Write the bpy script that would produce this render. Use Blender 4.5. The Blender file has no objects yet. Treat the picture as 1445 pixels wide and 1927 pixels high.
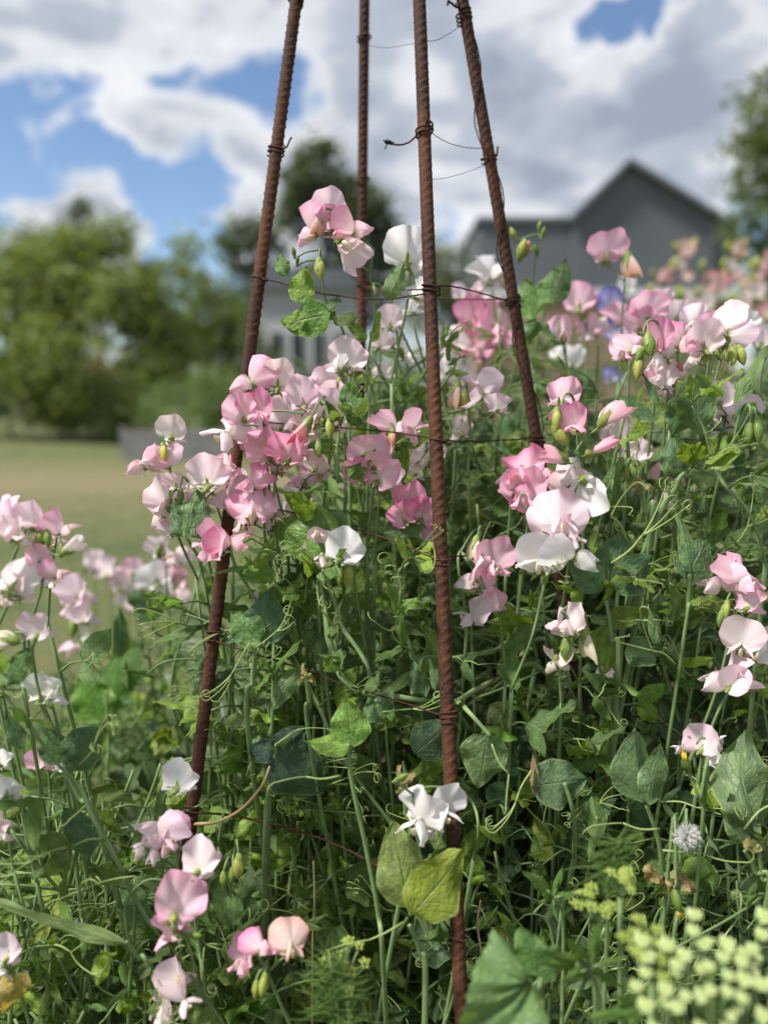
import bpy, math, random
import numpy as np
from mathutils import Vector, Matrix, Quaternion

random.seed(7); rng = np.random.default_rng(7)
R = math.radians
sc = bpy.context.scene
C = sc.collection

# ------------------------------------------------------------------ camera
F = 1402.0; CX, CY = 722.5, 963.5; PITCH = R(9.0); EYE = 1.15
cd = bpy.data.cameras.new('camera'); cam = bpy.data.objects.new('camera', cd); C.objects.link(cam)
cam.location = (0, 0, EYE); cam.rotation_euler = (R(90) - PITCH, 0, 0)
cd.sensor_fit = 'VERTICAL'; cd.sensor_height = 36.0; cd.sensor_width = 27.0
cd.lens = 36.0 * F / 1927.0
cd.clip_start = 0.02; cd.clip_end = 3000
cd.dof.use_dof = True; cd.dof.focus_distance = 0.66; cd.dof.aperture_fstop = 2.3
sc.camera = cam

# ------------------------------------------------------------------ view + world + sun
sc.view_settings.view_transform = 'Standard'; sc.view_settings.look = 'None'
sc.view_settings.gamma = 1.0; sc.view_settings.exposure = 0.92
sc.view_settings.use_curve_mapping = False
sc.cycles.use_denoising = True
sc.cycles.max_bounces = 7; sc.cycles.diffuse_bounces = 4; sc.cycles.glossy_bounces = 2; sc.cycles.transmission_bounces = 5; sc.cycles.transparent_max_bounces = 6
sc.cycles.sample_clamp_indirect = 6.0

SUN_AZ, SUN_EL = R(-112), R(56)       # azimuth measured from +Y (view direction), clockwise to the right
sd = bpy.data.lights.new('sun', 'SUN'); sd.energy = 3.9; sd.angle = R(8); sd.color = (1.0, 0.965, 0.91)
sun = bpy.data.objects.new('sun', sd); C.objects.link(sun)
sdir = Vector((math.sin(SUN_AZ) * math.cos(SUN_EL), math.cos(SUN_AZ) * math.cos(SUN_EL), math.sin(SUN_EL)))
sun.location = sdir * 30; sun.rotation_euler = (-sdir).to_track_quat('-Z', 'Y').to_euler()

FWD = Vector((0, math.cos(PITCH), -math.sin(PITCH))); UPV = Vector((0, math.sin(PITCH), math.cos(PITCH)))
CAMP = Vector((0, 0, EYE))
def ray(x, y):
    return Vector((1, 0, 0)) * ((x - CX) / F) + UPV * ((CY - y) / F) + FWD
def P(x, y, d):
    return CAMP + ray(x, y) * d

class NT:
    """tiny node helper"""
    def __init__(s, tree): s.t = tree; tree.nodes.clear()
    def n(s, typ, **kw):
        nd = s.t.nodes.new(typ)
        for k, v in kw.items():
            if k.startswith('i_'):
                key = k[2:]; key = int(key) if key.isdigit() else key.replace('__', ' ')
                if isinstance(v, bpy.types.NodeSocket): s.t.links.new(v, nd.inputs[key])
                else: nd.inputs[key].default_value = v
            else: setattr(nd, k, v)
        return nd
    def math(s, op, a, b=0.0, c=0.0, clamp=False):
        nd = s.t.nodes.new('ShaderNodeMath'); nd.operation = op; nd.use_clamp = clamp
        for i, v in enumerate((a, b, c)):
            if isinstance(v, bpy.types.NodeSocket): s.t.links.new(v, nd.inputs[i])
            else: nd.inputs[i].default_value = v
        return nd.outputs[0]
    def mix(s, fac, a, b):
        nd = s.t.nodes.new('ShaderNodeMix'); nd.data_type = 'RGBA'
        for i, v in ((0, fac), (6, a), (7, b)):
            if isinstance(v, bpy.types.NodeSocket): s.t.links.new(v, nd.inputs[i])
            else: nd.inputs[i].default_value = v if i == 0 else (*v[:3], 1.0)
        return nd.outputs[2]
    def ramp(s, fac, stops, interp='LINEAR'):
        nd = s.t.nodes.new('ShaderNodeValToRGB'); nd.color_ramp.interpolation = interp
        e = nd.color_ramp.elements
        while len(e) < len(stops): e.new(0.5)
        for el, (p, c) in zip(e, stops):
            el.position = p; el.color = (*c[:3], 1.0) if not isinstance(c, (int, float)) else (c, c, c, 1.0)
        s.t.links.new(fac, nd.inputs[0]); return nd.outputs[0]
    def link(s, a, b): s.t.links.new(a, b)

w = bpy.data.worlds.new('World'); sc.world = w; w.use_nodes = True
t = NT(w.node_tree)
SKY = 0.080
sky = t.n('ShaderNodeTexSky', sky_type='NISHITA', sun_disc=False, sun_elevation=SUN_EL, sun_rotation=SUN_AZ,
          altitude=100.0, air_density=1.0, dust_density=0.3, ozone_density=3.0)
tc = t.n('ShaderNodeTexCoord')
sep = t.n('ShaderNodeSeparateXYZ', i_0=tc.outputs['Generated'])
zz = t.math('ADD', t.math('MAXIMUM', sep.outputs[2], 0.0), 0.32)
px_ = t.math('DIVIDE', sep.outputs[0], zz); py_ = t.math('DIVIDE', sep.outputs[1], zz)
cv = t.n('ShaderNodeCombineXYZ', i_0=px_, i_1=py_, i_2=0.37).outputs[0]
n1 = t.n('ShaderNodeTexNoise', i_Vector=cv, i_Scale=4.3, i_Detail=7.0, i_Roughness=0.50, i_Distortion=0.35).outputs[0]
cv2 = t.n('ShaderNodeVectorMath', operation='ADD', i_0=cv, i_1=(3.7, 1.3, 8.2)).outputs[0]
n2 = t.n('ShaderNodeTexNoise', i_Vector=cv2, i_Scale=5.0, i_Detail=5.0, i_Roughness=0.5, i_Distortion=0.1).outputs[0]
# breaks in the cloud deck, each a soft spot around one direction
mask = t.math('ADD', t.math('MULTIPLY', t.math('SUBTRACT', n1, 0.5), 1.45), 0.575)
HOLES = [(110, 245, 4.5, .24), (20, 310, 4.5, .28), (370, 455, 5, .40), (300, 100, 3, .16), (250, 370, 3.5, .24), (475, 70, 3.6, .30), (1155, 60, 2.4, .50), (180, 265, 3, .15), (20, 90, 4, -.1),
         (1385, 380, 3.5, .16), (560, 150, 3, .05), (300, 120, 3.0, .10), (690, 640, 6, .05)]
PUFFS = [(800, 200, 13, .16), (1000, 150, 9, .14), (1330, 130, 9, .2), (330, 200, 6, .16), (130, 90, 9, .16), (90, 390, 4, .20), (230, 420, 4, .18), (640, 120, 8, .10), (130, 320, 3, .15), (300, 330, 3, .14)]
wn = t.n('ShaderNodeTexNoise', i_Vector=tc.outputs['Generated'], i_Scale=7.0, i_Detail=4.0, i_Roughness=0.6)
wv_ = t.n('ShaderNodeVectorMath', operation='SUBTRACT', i_0=wn.outputs['Color'], i_1=(.5, .5, .5)).outputs[0]
wv_ = t.n('ShaderNodeVectorMath', operation='MULTIPLY', i_0=wv_, i_1=(.34, .34, .26)).outputs[0]
warp = t.n('ShaderNodeVectorMath', operation='ADD', i_0=tc.outputs['Generated'], i_1=wv_).outputs[0]
warp = t.n('ShaderNodeVectorMath', operation='NORMALIZE', i_0=warp).outputs[0]
def spot(x, y, deg):
    d = ray(x, y).normalized()
    dp = t.n('ShaderNodeVectorMath', operation='DOT_PRODUCT', i_0=warp, i_1=tuple(d)).outputs['Value']
    k = 1.0 / (1 - math.cos(R(deg)))
    return t.math('EXPONENT', t.math('MULTIPLY', t.math('SUBTRACT', dp, 1.0), k))
for x, y, deg, a in HOLES: mask = t.math('SUBTRACT', mask, t.math('MULTIPLY', spot(x, y, deg), a))
for x, y, deg, a in PUFFS: mask = t.math('ADD', mask, t.math('MULTIPLY', spot(x, y, deg), a))
cover = t.ramp(mask, [(0.43, 0.0), (0.61, 1.0)], 'EASE')
body = t.math('ADD', t.math('MULTIPLY', t.math('SUBTRACT', mask, 0.52), 0.75), t.math('MULTIPLY', n2, 0.75))
ccol = t.ramp(body, [(0.35, (6.1, 6.2, 6.4)), (0.48, (5.1, 5.3, 5.65)), (0.60, (3.3, 3.65, 4.25)), (0.78, (2.35, 2.7, 3.3))], 'EASE')
skyb = t.n('ShaderNodeMix', data_type='RGBA', blend_type='MULTIPLY', i_0=1.0, i_6=sky.outputs[0], i_7=(1.0, 1.0, 1.0, 1)).outputs[2]
bg = t.n('ShaderNodeBackground', i_Color=t.mix(cover, skyb, ccol), i_Strength=SKY)
wo = t.n('ShaderNodeOutputWorld', i_Surface=bg.outputs[0])

# ------------------------------------------------------------------ materials
MATS = {}
def new_mat(name):
    m = bpy.data.materials.new(name); m.use_nodes = True; MATS[name] = m
    return m, NT(m.node_tree)
def finish(t, shader, disp=None):
    o = t.n('ShaderNodeOutputMaterial', i_Surface=shader)
    return o

def mat_petal():
    m, t = new_mat('petal')
    rim = t.n('ShaderNodeAttribute', attribute_name='rim').outputs['Fac']
    ang = t.n('ShaderNodeAttribute', attribute_name='ang').outputs['Fac']
    oi = t.n('ShaderNodeObjectInfo')
    v = t.n('ShaderNodeCombineXYZ', i_0=t.math('MULTIPLY', ang, 16.0), i_1=t.math('MULTIPLY', rim, 1.6), i_2=t.math('MULTIPLY', oi.outputs['Random'], 40.0)).outputs[0]
    nz = t.n('ShaderNodeTexNoise', i_Vector=v, i_Scale=1.0, i_Detail=3.0, i_Roughness=0.6).outputs[0]
    f = t.math('ADD', rim, t.math('MULTIPLY', t.math('SUBTRACT', nz, 0.5), 0.55))
    fac = t.ramp(f, [(0.08, 0.05), (0.60, 0.50), (1.05, 1.0)], 'EASE')
    pale = t.mix(0.20, (0.90, 0.86, 0.82), oi.outputs['Color'])
    base = t.mix(fac, pale, oi.outputs['Color'])
    hint = t.ramp(rim, [(0.0, 1.0), (0.28, 0.0)])
    base = t.mix(t.math('MULTIPLY', hint, 0.55), base, (0.66, 0.70, 0.36))
    fine = t.n('ShaderNodeTexNoise', i_Vector=t.n('ShaderNodeCombineXYZ', i_0=t.math('MULTIPLY', ang, 60.0), i_1=t.math('MULTIPLY', rim, 1.2), i_2=t.math('MULTIPLY', oi.outputs['Random'], 90.0)).outputs[0], i_Scale=1.0, i_Detail=2.0).outputs[0]
    base = t.mix(t.ramp(fine, [(0.50, 0.0), (0.66, 0.42)]), base, oi.outputs['Color'])
    wilt = t.n('ShaderNodeTexNoise', i_Vector=v, i_Scale=0.7, i_Detail=6.0, i_Roughness=0.7).outputs[0]
    base = t.mix(t.ramp(t.math('MULTIPLY', wilt, rim), [(0.60, 0.0), (0.72, 0.5)]), base, (0.72, 0.58, 0.45))
    bump = t.n('ShaderNodeBump', i_Strength=0.30, i_Distance=0.0012, i_Height=t.math('ADD', nz, t.math('MULTIPLY', fine, 0.6))).outputs[0]
    p = t.n('ShaderNodeBsdfPrincipled', i_Base__Color=base, i_Roughness=0.55, i_Normal=bump)
    p.inputs['Specular IOR Level'].default_value = 0.25
    tr = t.n('ShaderNodeBsdfTranslucent', i_Color=base, i_Normal=bump)
    finish(t, t.n('ShaderNodeMixShader', i_0=0.5, i_1=p.outputs[0], i_2=tr.outputs[0]).outputs[0])

def mat_leaf(name, rough=0.42, trans=0.32, vein=0.34, spots=True):
    m, t = new_mat(name)
    u = t.n('ShaderNodeAttribute', attribute_name='lu').outputs['Fac']
    vv = t.n('ShaderNodeAttribute', attribute_name='lv').outputs['Fac']
    oi = t.n('ShaderNodeObjectInfo')
    au = t.math('ABSOLUTE', u)
    seed = t.n('ShaderNodeCombineXYZ', i_0=t.math('MULTIPLY', oi.outputs['Random'], 57.0), i_1=3.0, i_2=1.0).outputs[0]
    uvv = t.n('ShaderNodeCombineXYZ', i_0=u, i_1=t.math('MULTIPLY', vv, 2.0), i_2=0.0).outputs[0]
    uvs = t.n('ShaderNodeVectorMath', operation='ADD', i_0=uvv, i_1=seed).outputs[0]
    nz = t.n('ShaderNodeTexNoise', i_Vector=uvs, i_Scale=2.2, i_Detail=5.0, i_Roughness=0.6).outputs[0]
    mid = t.ramp(au, [(0.0, 1.0), (0.055, 0.0)])
    ph = t.math('SUBTRACT', t.math('MULTIPLY', vv, 6.5), t.math('MULTIPLY', t.math('POWER', au, 0.8), 2.6))
    fr = t.math('ABSOLUTE', t.math('SUBTRACT', t.math('FRACT', t.math('ADD', ph, t.math('MULTIPLY', nz, 1.3))), 0.5))
    side = t.ramp(fr, [(0.0, 1.0), (0.09, 0.0)])
    ve = t.math('MAXIMUM', mid, t.math('MULTIPLY', side, 0.5))
    col = oi.outputs['Color']
    dark = t.n('ShaderNodeMix', data_type='RGBA', blend_type='MULTIPLY', i_0=1.0, i_6=col, i_7=(0.62, 0.66, 0.72, 1)).outputs[2]
    lite = t.n('ShaderNodeMix', data_type='RGBA', blend_type='MULTIPLY', i_0=1.0, i_6=col, i_7=(1.45, 1.30, 1.15, 1)).outputs[2]
    base = t.mix(t.ramp(nz, [(0.3, 0.0), (0.72, 1.0)]), dark, lite)
    vcol = t.mix(0.5, col, (0.30, 0.40, 0.20))
    base = t.mix(t.math('MULTIPLY', ve, vein), base, vcol)
    edge = t.ramp(au, [(0.90, 0.0), (1.0, 0.55)])
    base = t.mix(edge, base, (0.30, 0.36, 0.14))
    if spots:
        sp = t.n('ShaderNodeTexNoise', i_Vector=uvs, i_Scale=9.0, i_Detail=2.0).outputs[0]
        rnd = t.math('MULTIPLY', t.math('FRACT', t.math('MULTIPLY', oi.outputs['Random'], 13.7)), 0.10)
        base = t.mix(t.ramp(t.math('ADD', sp, rnd), [(0.76, 0.0), (0.80, 0.8)]), base, (0.40, 0.38, 0.22))
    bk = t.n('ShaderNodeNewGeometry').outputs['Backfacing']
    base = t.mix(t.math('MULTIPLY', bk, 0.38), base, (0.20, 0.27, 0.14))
    pud = t.n('ShaderNodeTexNoise', i_Vector=uvs, i_Scale=5.0, i_Detail=3.0).outputs[0]
    hgt = t.math('SUBTRACT', t.math('MULTIPLY', pud, 1.2), t.math('MULTIPLY', ve, 0.55))
    bump = t.n('ShaderNodeBump', i_Strength=0.6, i_Distance=0.003, i_Height=hgt).outputs[0]
    p = t.n('ShaderNodeBsdfPrincipled', i_Base__Color=base, i_Roughness=rough, i_Normal=bump)
    p.inputs['Specular IOR Level'].default_value = 0.32
    tcol = t.n('ShaderNodeMix', data_type='RGBA', blend_type='MULTIPLY', i_0=1.0, i_6=base, i_7=(2.0, 2.1, 0.8, 1)).outputs[2]
    tr = t.n('ShaderNodeBsdfTranslucent', i_Color=tcol, i_Normal=bump)
    finish(t, t.n('ShaderNodeMixShader', i_0=trans, i_1=p.outputs[0], i_2=tr.outputs[0]).outputs[0])

def mat_simple(name, c1, c2, scale=20.0, rough=0.6, bump=0.2, dist=0.002, trans=0.0, spec=0.4, detail=5.0, objcol=False):
    m, t = new_mat(name)
    tcn = t.n('ShaderNodeTexCoord')
    oi = t.n('ShaderNodeObjectInfo')
    off = t.n('ShaderNodeVectorMath', operation='ADD', i_0=tcn.outputs['Object'], i_1=t.n('ShaderNodeCombineXYZ', i_0=t.math('MULTIPLY', oi.outputs['Random'], 31.0)).outputs[0]).outputs[0]
    nz = t.n('ShaderNodeTexNoise', i_Vector=off, i_Scale=scale, i_Detail=detail, i_Roughness=0.62).outputs[0]
    base = t.mix(t.ramp(nz, [(0.3, 0.0), (0.7, 1.0)]), c1, c2)
    if objcol:
        base = t.n('ShaderNodeMix', data_type='RGBA', blend_type='MULTIPLY', i_0=1.0, i_6=base, i_7=oi.outputs['Color']).outputs[2]
    b = t.n('ShaderNodeBump', i_Strength=bump, i_Distance=dist, i_Height=nz).outputs[0]
    p = t.n('ShaderNodeBsdfPrincipled', i_Base__Color=base, i_Roughness=rough, i_Normal=b)
    p.inputs['Specular IOR Level'].default_value = spec
    sh = p.outputs[0]
    if trans:
        tr = t.n('ShaderNodeBsdfTranslucent', i_Color=base)
        sh = t.n('ShaderNodeMixShader', i_0=trans, i_1=sh, i_2=tr.outputs[0]).outputs[0]
    finish(t, sh)

def mat_rust():
    m, t = new_mat('rust')
    tcn = t.n('ShaderNodeTexCoord')
    ob = tcn.outputs['Object']
    a = t.n('ShaderNodeTexNoise', i_Vector=ob, i_Scale=70.0, i_Detail=6.0, i_Roughness=0.65).outputs[0]
    b = t.n('ShaderNodeTexNoise', i_Vector=ob, i_Scale=420.0, i_Detail=4.0, i_Roughness=0.7).outputs[0]
    hi = t.n('ShaderNodeAttribute', attribute_name='rib').outputs['Fac']
    c = t.mix(t.ramp(a, [(0.32, 0.0), (0.68, 1.0)]), (0.015, 0.0075, 0.006), (0.036, 0.0145, 0.0085))
    big = t.n('ShaderNodeTexNoise', i_Vector=ob, i_Scale=9.0, i_Detail=3.0, i_Roughness=0.6).outputs[0]
    c = t.mix(t.ramp(big, [(0.46, 0.0), (0.60, 0.6)]), c, (0.110, 0.040, 0.017))
    c = t.mix(t.ramp(big, [(0.30, 0.75), (0.42, 0.0)]), c, (0.024, 0.013, 0.011))
    c = t.mix(t.ramp(b, [(0.45, 0.0), (0.72, 0.75)]), c, (0.150, 0.055, 0.022))
    c = t.mix(t.math('MULTIPLY', hi, 0.55), c, (0.17, 0.062, 0.026))
    c = t.mix(t.ramp(hi, [(0.0, 0.18), (0.25, 0.0)]), c, (0.022, 0.010, 0.007))  # rib highlights and the shade between ribs are put into the colour
    bp = t.n('ShaderNodeBump', i_Strength=0.7, i_Distance=0.0008, i_Height=b).outputs[0]
    p = t.n('ShaderNodeBsdfPrincipled', i_Base__Color=c, i_Roughness=0.82, i_Normal=bp)
    p.inputs['Specular IOR Level'].default_value = 0.3
    finish(t, p.outputs[0])

def mat_ground():
    m, t = new_mat('lawn')
    tcn = t.n('ShaderNodeTexCoord'); ob = tcn.outputs['Object']
    big = t.n('ShaderNodeTexNoise', i_Vector=ob, i_Scale=0.22, i_Detail=4.0, i_Roughness=0.6).outputs[0]
    st = t.n('ShaderNodeVectorMath', operation='MULTIPLY', i_0=ob, i_1=(0.10, 0.55, 1.0)).outputs[0]
    band = t.n('ShaderNodeTexNoise', i_Vector=st, i_Scale=1.0, i_Detail=5.0, i_Roughness=0.6).outputs[0]
    sml = t.n('ShaderNodeTexNoise', i_Vector=ob, i_Scale=26.0, i_Detail=6.0, i_Roughness=0.7).outputs[0]
    # worn strip crossing the lawn about nine metres out
    sp = t.n('ShaderNodeSeparateXYZ', i_0=ob)
    d = t.math('ABSOLUTE', t.math('SUBTRACT', sp.outputs[1], 9.6))
    worn = t.ramp(t.math('ADD', t.math('DIVIDE', d, 6.0), t.math('MULTIPLY', t.math('SUBTRACT', band, 0.5), 1.4)), [(0.10, 1.0), (0.5, 0.0)])
    mid_ = t.n('ShaderNodeTexNoise', i_Vector=ob, i_Scale=1.7, i_Detail=5.0, i_Roughness=0.65).outputs[0]
    g = t.mix(t.ramp(mid_, [(0.36, 0.0), (0.64, 1.0)]), (0.052, 0.080, 0.017), (0.125, 0.135, 0.040))
    g = t.mix(t.math('MULTIPLY', big, 0.5), g, (0.10, 0.115, 0.03))
    g = t.mix(t.ramp(band, [(0.45, 0.0), (0.8, 0.6)]), g, (0.20, 0.17, 0.07))
    g = t.mix(t.math('MULTIPLY', worn, 0.6), g, (0.225, 0.172, 0.090))
    g = t.n('ShaderNodeMix', data_type='RGBA', blend_type='MULTIPLY', i_0=0.8, i_6=g, i_7=t.ramp(sml, [(0.25, 0.45), (0.75, 1.35)])).outputs[2]
    b = t.n('ShaderNodeBump', i_Strength=0.8, i_Distance=0.03, i_Height=sml).outputs[0]
    finish(t, t.n('ShaderNodeBsdfPrincipled', i_Base__Color=g, i_Roughness=0.9, i_Normal=b).outputs[0])

mat_petal(); mat_rust(); mat_ground()
mat_leaf('leaf'); mat_leaf('tree_leaf', rough=0.6, trans=0.3, vein=0.0, spots=False)
mat_simple('stem', (0.130, 0.210, 0.075), (0.225, 0.310, 0.125), 60, 0.5, 0.25, 0.001, 0.12)
mat_simple('tendril', (0.24, 0.34, 0.10), (0.34, 0.42, 0.15), 60, 0.5, 0.1, 0.001, 0.2)
mat_simple('calyx', (0.17, 0.25, 0.05), (0.32, 0.38, 0.09), 120, 0.5, 0.2, 0.001, 0.3)
mat_simple('keel', (0.70, 0.66, 0.42), (0.78, 0.72, 0.60), 90, 0.5, 0.2, 0.001, 0.35)
mat_simple('bud', (0.75, 0.75, 0.75), (1.0, 1.0, 1.0), 110, 0.5, 0.3, 0.001, 0.3, objcol=True)
mat_simple('bark', (0.045, 0.035, 0.028), (0.11, 0.09, 0.07), 9, 0.9, 0.8, 0.02)
mat_simple('soil', (0.025, 0.018, 0.012), (0.055, 0.040, 0.026), 40, 0.95, 0.9, 0.02)
mat_simple('dry', (0.36, 0.25, 0.12), (0.52, 0.40, 0.22), 60, 0.7, 0.3, 0.001, 0.1)
mat_simple('laceflower', (0.42, 0.53, 0.15), (0.56, 0.64, 0.26), 90, 0.6, 0.3, 0.001, 0.25)
mat_simple('lacewhite', (0.42, 0.52, 0.18), (0.60, 0.67, 0.36), 90, 0.6, 0.2, 0.001, 0.25)
mat_simple('dillbloom', (0.30, 0.40, 0.07), (0.44, 0.52, 0.13), 90, 0.6, 0.2, 0.001, 0.25)
mat_simple('yellow_petal', (0.75, 0.48, 0.03), (0.80, 0.58, 0.06), 90, 0.6, 0.2, 0.001, 0.25)
mat_simple('fluff', (0.80, 0.79, 0.76), (0.86, 0.86, 0.84), 90, 0.7, 0.0, 0.001, 0.45)
mat_simple('feather', (0.085, 0.17, 0.03), (0.15, 0.25, 0.05), 60, 0.6, 0.0, 0.001, 0.25)
mat_simple('cladding', (0.092, 0.103, 0.115), (0.112, 0.123, 0.136), 0.6, 0.7, 0.1, 0.01)
mat_simple('roof_metal', (0.100, 0.110, 0.120), (0.125, 0.136, 0.147), 2.0, 0.5, 0.1, 0.01)
mat_simple('brick', (0.26, 0.17, 0.12), (0.34, 0.25, 0.18), 6.0, 0.85, 0.3, 0.01)
mat_simple('render_white', (0.34, 0.35, 0.36), (0.40, 0.41, 0.41), 1.0, 0.8, 0.1, 0.01)
mat_simple('trim', (0.55, 0.56, 0.56), (0.62, 0.62, 0.61), 1.0, 0.6, 0.05, 0.01)
mat_simple('timber_grey', (0.16, 0.155, 0.15), (0.23, 0.225, 0.22), 3.0, 0.85, 0.3, 0.01)
mat_simple('grass_blade', (0.07, 0.12, 0.025), (0.15, 0.19, 0.05), 3, 0.7, 0.0, 0.01, 0.3)
def mat_glass():
    m, t = new_mat('window_glass')
    p = t.n('ShaderNodeBsdfPrincipled', i_Base__Color=(0.03, 0.035, 0.04, 1), i_Roughness=0.08)
    finish(t, p.outputs[0])
mat_glass()

# ------------------------------------------------------------------ mesh + object helpers
def mesh(name, v, f, mat, attrs=None, smooth=True):
    me = bpy.data.meshes.new(name)
    v = np.asarray(v, dtype=np.float32)
    me.from_pydata(v.tolist(), [], [tuple(int(i) for i in q) for q in f])
    me.materials.append(MATS[mat])
    if smooth: me.polygons.foreach_set('use_smooth', [True] * len(me.polygons))
    for k, a in (attrs or {}).items():
        at = me.attributes.new(k, 'FLOAT', 'POINT'); at.data.foreach_set('value', np.asarray(a, dtype=np.float32))
    me.update(); return me
def fast_mesh(name, v, quads, mat, attrs=None, smooth=False, k=4):
    me = bpy.data.meshes.new(name); v = np.asarray(v, np.float32); q = np.asarray(quads, np.int32)
    me.vertices.add(len(v)); me.vertices.foreach_set('co', v.ravel())
    me.loops.add(q.size); me.loops.foreach_set('vertex_index', q.ravel())
    me.polygons.add(len(q)); me.polygons.foreach_set('loop_start', np.arange(0, q.size, k, dtype=np.int32))
    if smooth: me.polygons.foreach_set('use_smooth', np.ones(len(q), dtype=bool))
    me.materials.append(MATS[mat])
    for kk, a in (attrs or {}).items():
        at = me.attributes.new(kk, 'FLOAT', 'POINT'); at.data.foreach_set('value', np.asarray(a, dtype=np.float32))
    me.update(calc_edges=True); me.validate(); return me
def obj(name, me, parent=None, loc=None, mat4=None, color=None):
    o = bpy.data.objects.new(name, me); C.objects.link(o)
    if parent: o.parent = parent
    if mat4 is not None: o.matrix_local = mat4
    elif loc is not None: o.location = loc
    if color is not None: o.color = (*color[:3], 1.0)
    return o
def empty(name, loc):
    o = bpy.data.objects.new(name, None); o.empty_display_size = 0.05; C.objects.link(o); o.location = loc; return o
def tag(o, label=None, cat=None, group=None, kind=None):
    if label: o['label'] = label
    if cat: o['category'] = cat
    if group: o['group'] = group
    if kind: o['kind'] = kind
    return o

def smooth_path(pts, n):
    """Catmull-Rom through points -> n samples (numpy)"""
    p = np.array([list(q) for q in pts], float)
    if len(p) == 2: return p[0] + (p[1] - p[0]) * np.linspace(0, 1, n)[:, None]
    e = np.vstack([2 * p[0] - p[1], p, 2 * p[-1] - p[-2]])
    s = np.linspace(0, len(p) - 1 - 1e-6, n); i = s.astype(int); u = (s - i)[:, None]
    a, b, c, d = e[i], e[i + 1], e[i + 2], e[i + 3]
    return 0.5 * ((2 * b) + (c - a) * u + (2 * a - 5 * b + 4 * c - d) * u ** 2 + (3 * b - a - 3 * c + d) * u ** 3)
class MB:
    def __init__(s): s.v = []; s.f = []; s.n = 0; s.a = {}
    def add(s, v, f, **attrs):
        v = np.asarray(v, float); s.v.append(v); s.f += [tuple(i + s.n for i in q) for q in f]
        for k in attrs: s.a.setdefault(k, []).append(np.asarray(attrs[k], float))
        s.n += len(v)
    def tube(s, pts, rad, seg=6, flat=1.0, cap=True, flatdir=None, wing=0.0):
        p = np.asarray(pts, float); n = len(p)
        r = np.full(n, rad) if np.isscalar(rad) else np.asarray(rad, float)
        tg = np.gradient(p, axis=0); tg /= np.linalg.norm(tg, axis=1)[:, None] + 1e-12
        ref = np.array(flatdir if flatdir is not None else (0.31, -0.9, 0.2), float)
        nrm = np.zeros_like(p); prev = ref
        for i in range(n):
            q = prev - tg[i] * np.dot(prev, tg[i]); l = np.linalg.norm(q)
            if l < 1e-6: q = np.cross(tg[i], (0.1, 0.2, 0.97)); l = np.linalg.norm(q)
            q /= l; nrm[i] = q; prev = q
        bi = np.cross(tg, nrm)
        a = np.linspace(0, 2 * math.pi, seg, endpoint=False)
        wf = 1 - wing + wing * np.abs(np.cos(a)) ** 6
        wf = wf + (0.10 * np.cos(6 * a) if wing else 0)
        ring = (np.cos(a) * wf)[None, :, None] * bi[:, None, :] + (np.sin(a) * flat * wf)[None, :, None] * nrm[:, None, :]
        v = (p[:, None, :] + ring * r[:, None, None]).reshape(-1, 3)
        f = []
        for i in range(n - 1):
            for j in range(seg):
                k = (j + 1) % seg
                f.append((i * seg + j, i * seg + k, (i + 1) * seg + k, (i + 1) * seg + j))
        if cap:
            f.append(tuple(range(seg))[::-1]); f.append(tuple((n - 1) * seg + j for j in range(seg)))
        s.add(v, f)
    def box(s, lo, hi):
        x0, y0, z0 = lo; x1, y1, z1 = hi
        v = [(x0, y0, z0), (x1, y0, z0), (x1, y1, z0), (x0, y1, z0), (x0, y0, z1), (x1, y0, z1), (x1, y1, z1), (x0, y1, z1)]
        s.add(v, [(0, 3, 2, 1), (4, 5, 6, 7), (0, 1, 5, 4), (1, 2, 6, 5), (2, 3, 7, 6), (3, 0, 4, 7)])
    def build(s, name, mat, smooth=True):
        at = {k: np.concatenate(a) for k, a in s.a.items()}
        return mesh(name, np.vstack(s.v), s.f, mat, at, smooth)
def grid_faces(n, m):
    return [(i * m + j, i * m + j + 1, (i + 1) * m + j + 1, (i + 1) * m + j) for i in range(n - 1) for j in range(m - 1)]

# ------------------------------------------------------------------ sweet pea meshes (metres; the banner petal is 48 mm wide)
def banner_mesh(fold, ruffle, back, ph, notch=0.10):
    na, nr = 33, 12
    A = np.linspace(-2.25, 2.25, na); V = np.linspace(0.05, 1, nr)
    a, v = np.meshgrid(A, V, indexing='ij')
    Rm = (0.0160 * np.cos(a) + np.sqrt(0.0208 ** 2 - (0.0160 * np.sin(a)) ** 2)) * (1 - notch * np.exp(-(a / 0.16) ** 2)) * (1 + 0.03 * np.sin(5 * a + ph) + 0.018 * np.sin(13 * a + 2 * ph))
    r = Rm * v
    x = 1.14 * r * np.sin(a); z = r * np.cos(a) + 0.0015
    y = -fold * np.abs(x) ** 1.25 * 3.0 - back * (np.maximum(z, 0) / 0.033) ** 2 * 0.012
    y += -0.010 * fold * (v ** 2) * np.clip(np.abs(a) - 0.8, 0, .9)
    y += ruffle * (v ** 3) * 0.0042 * (np.sin(6.5 * a + ph) + 0.6 * np.sin(11 * a + 1.7 * ph))
    y += 0.0022 * np.sin(np.pi * v) * np.cos(a * 1.1)
    y += 0.0012 * np.exp(-(a / 0.10) ** 2) * v
    # side lobes swing back
    lob = np.clip((np.abs(a) - 1.3) / 0.8, 0, 1)
    y -= lob * v * 0.003
    vv = np.stack([x, y, z], -1).reshape(-1, 3)
    return mesh('banner', vv, grid_faces(na, nr), 'petal', {'rim': (v ** 1.2).ravel(), 'ang': a.ravel() / 3})
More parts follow.
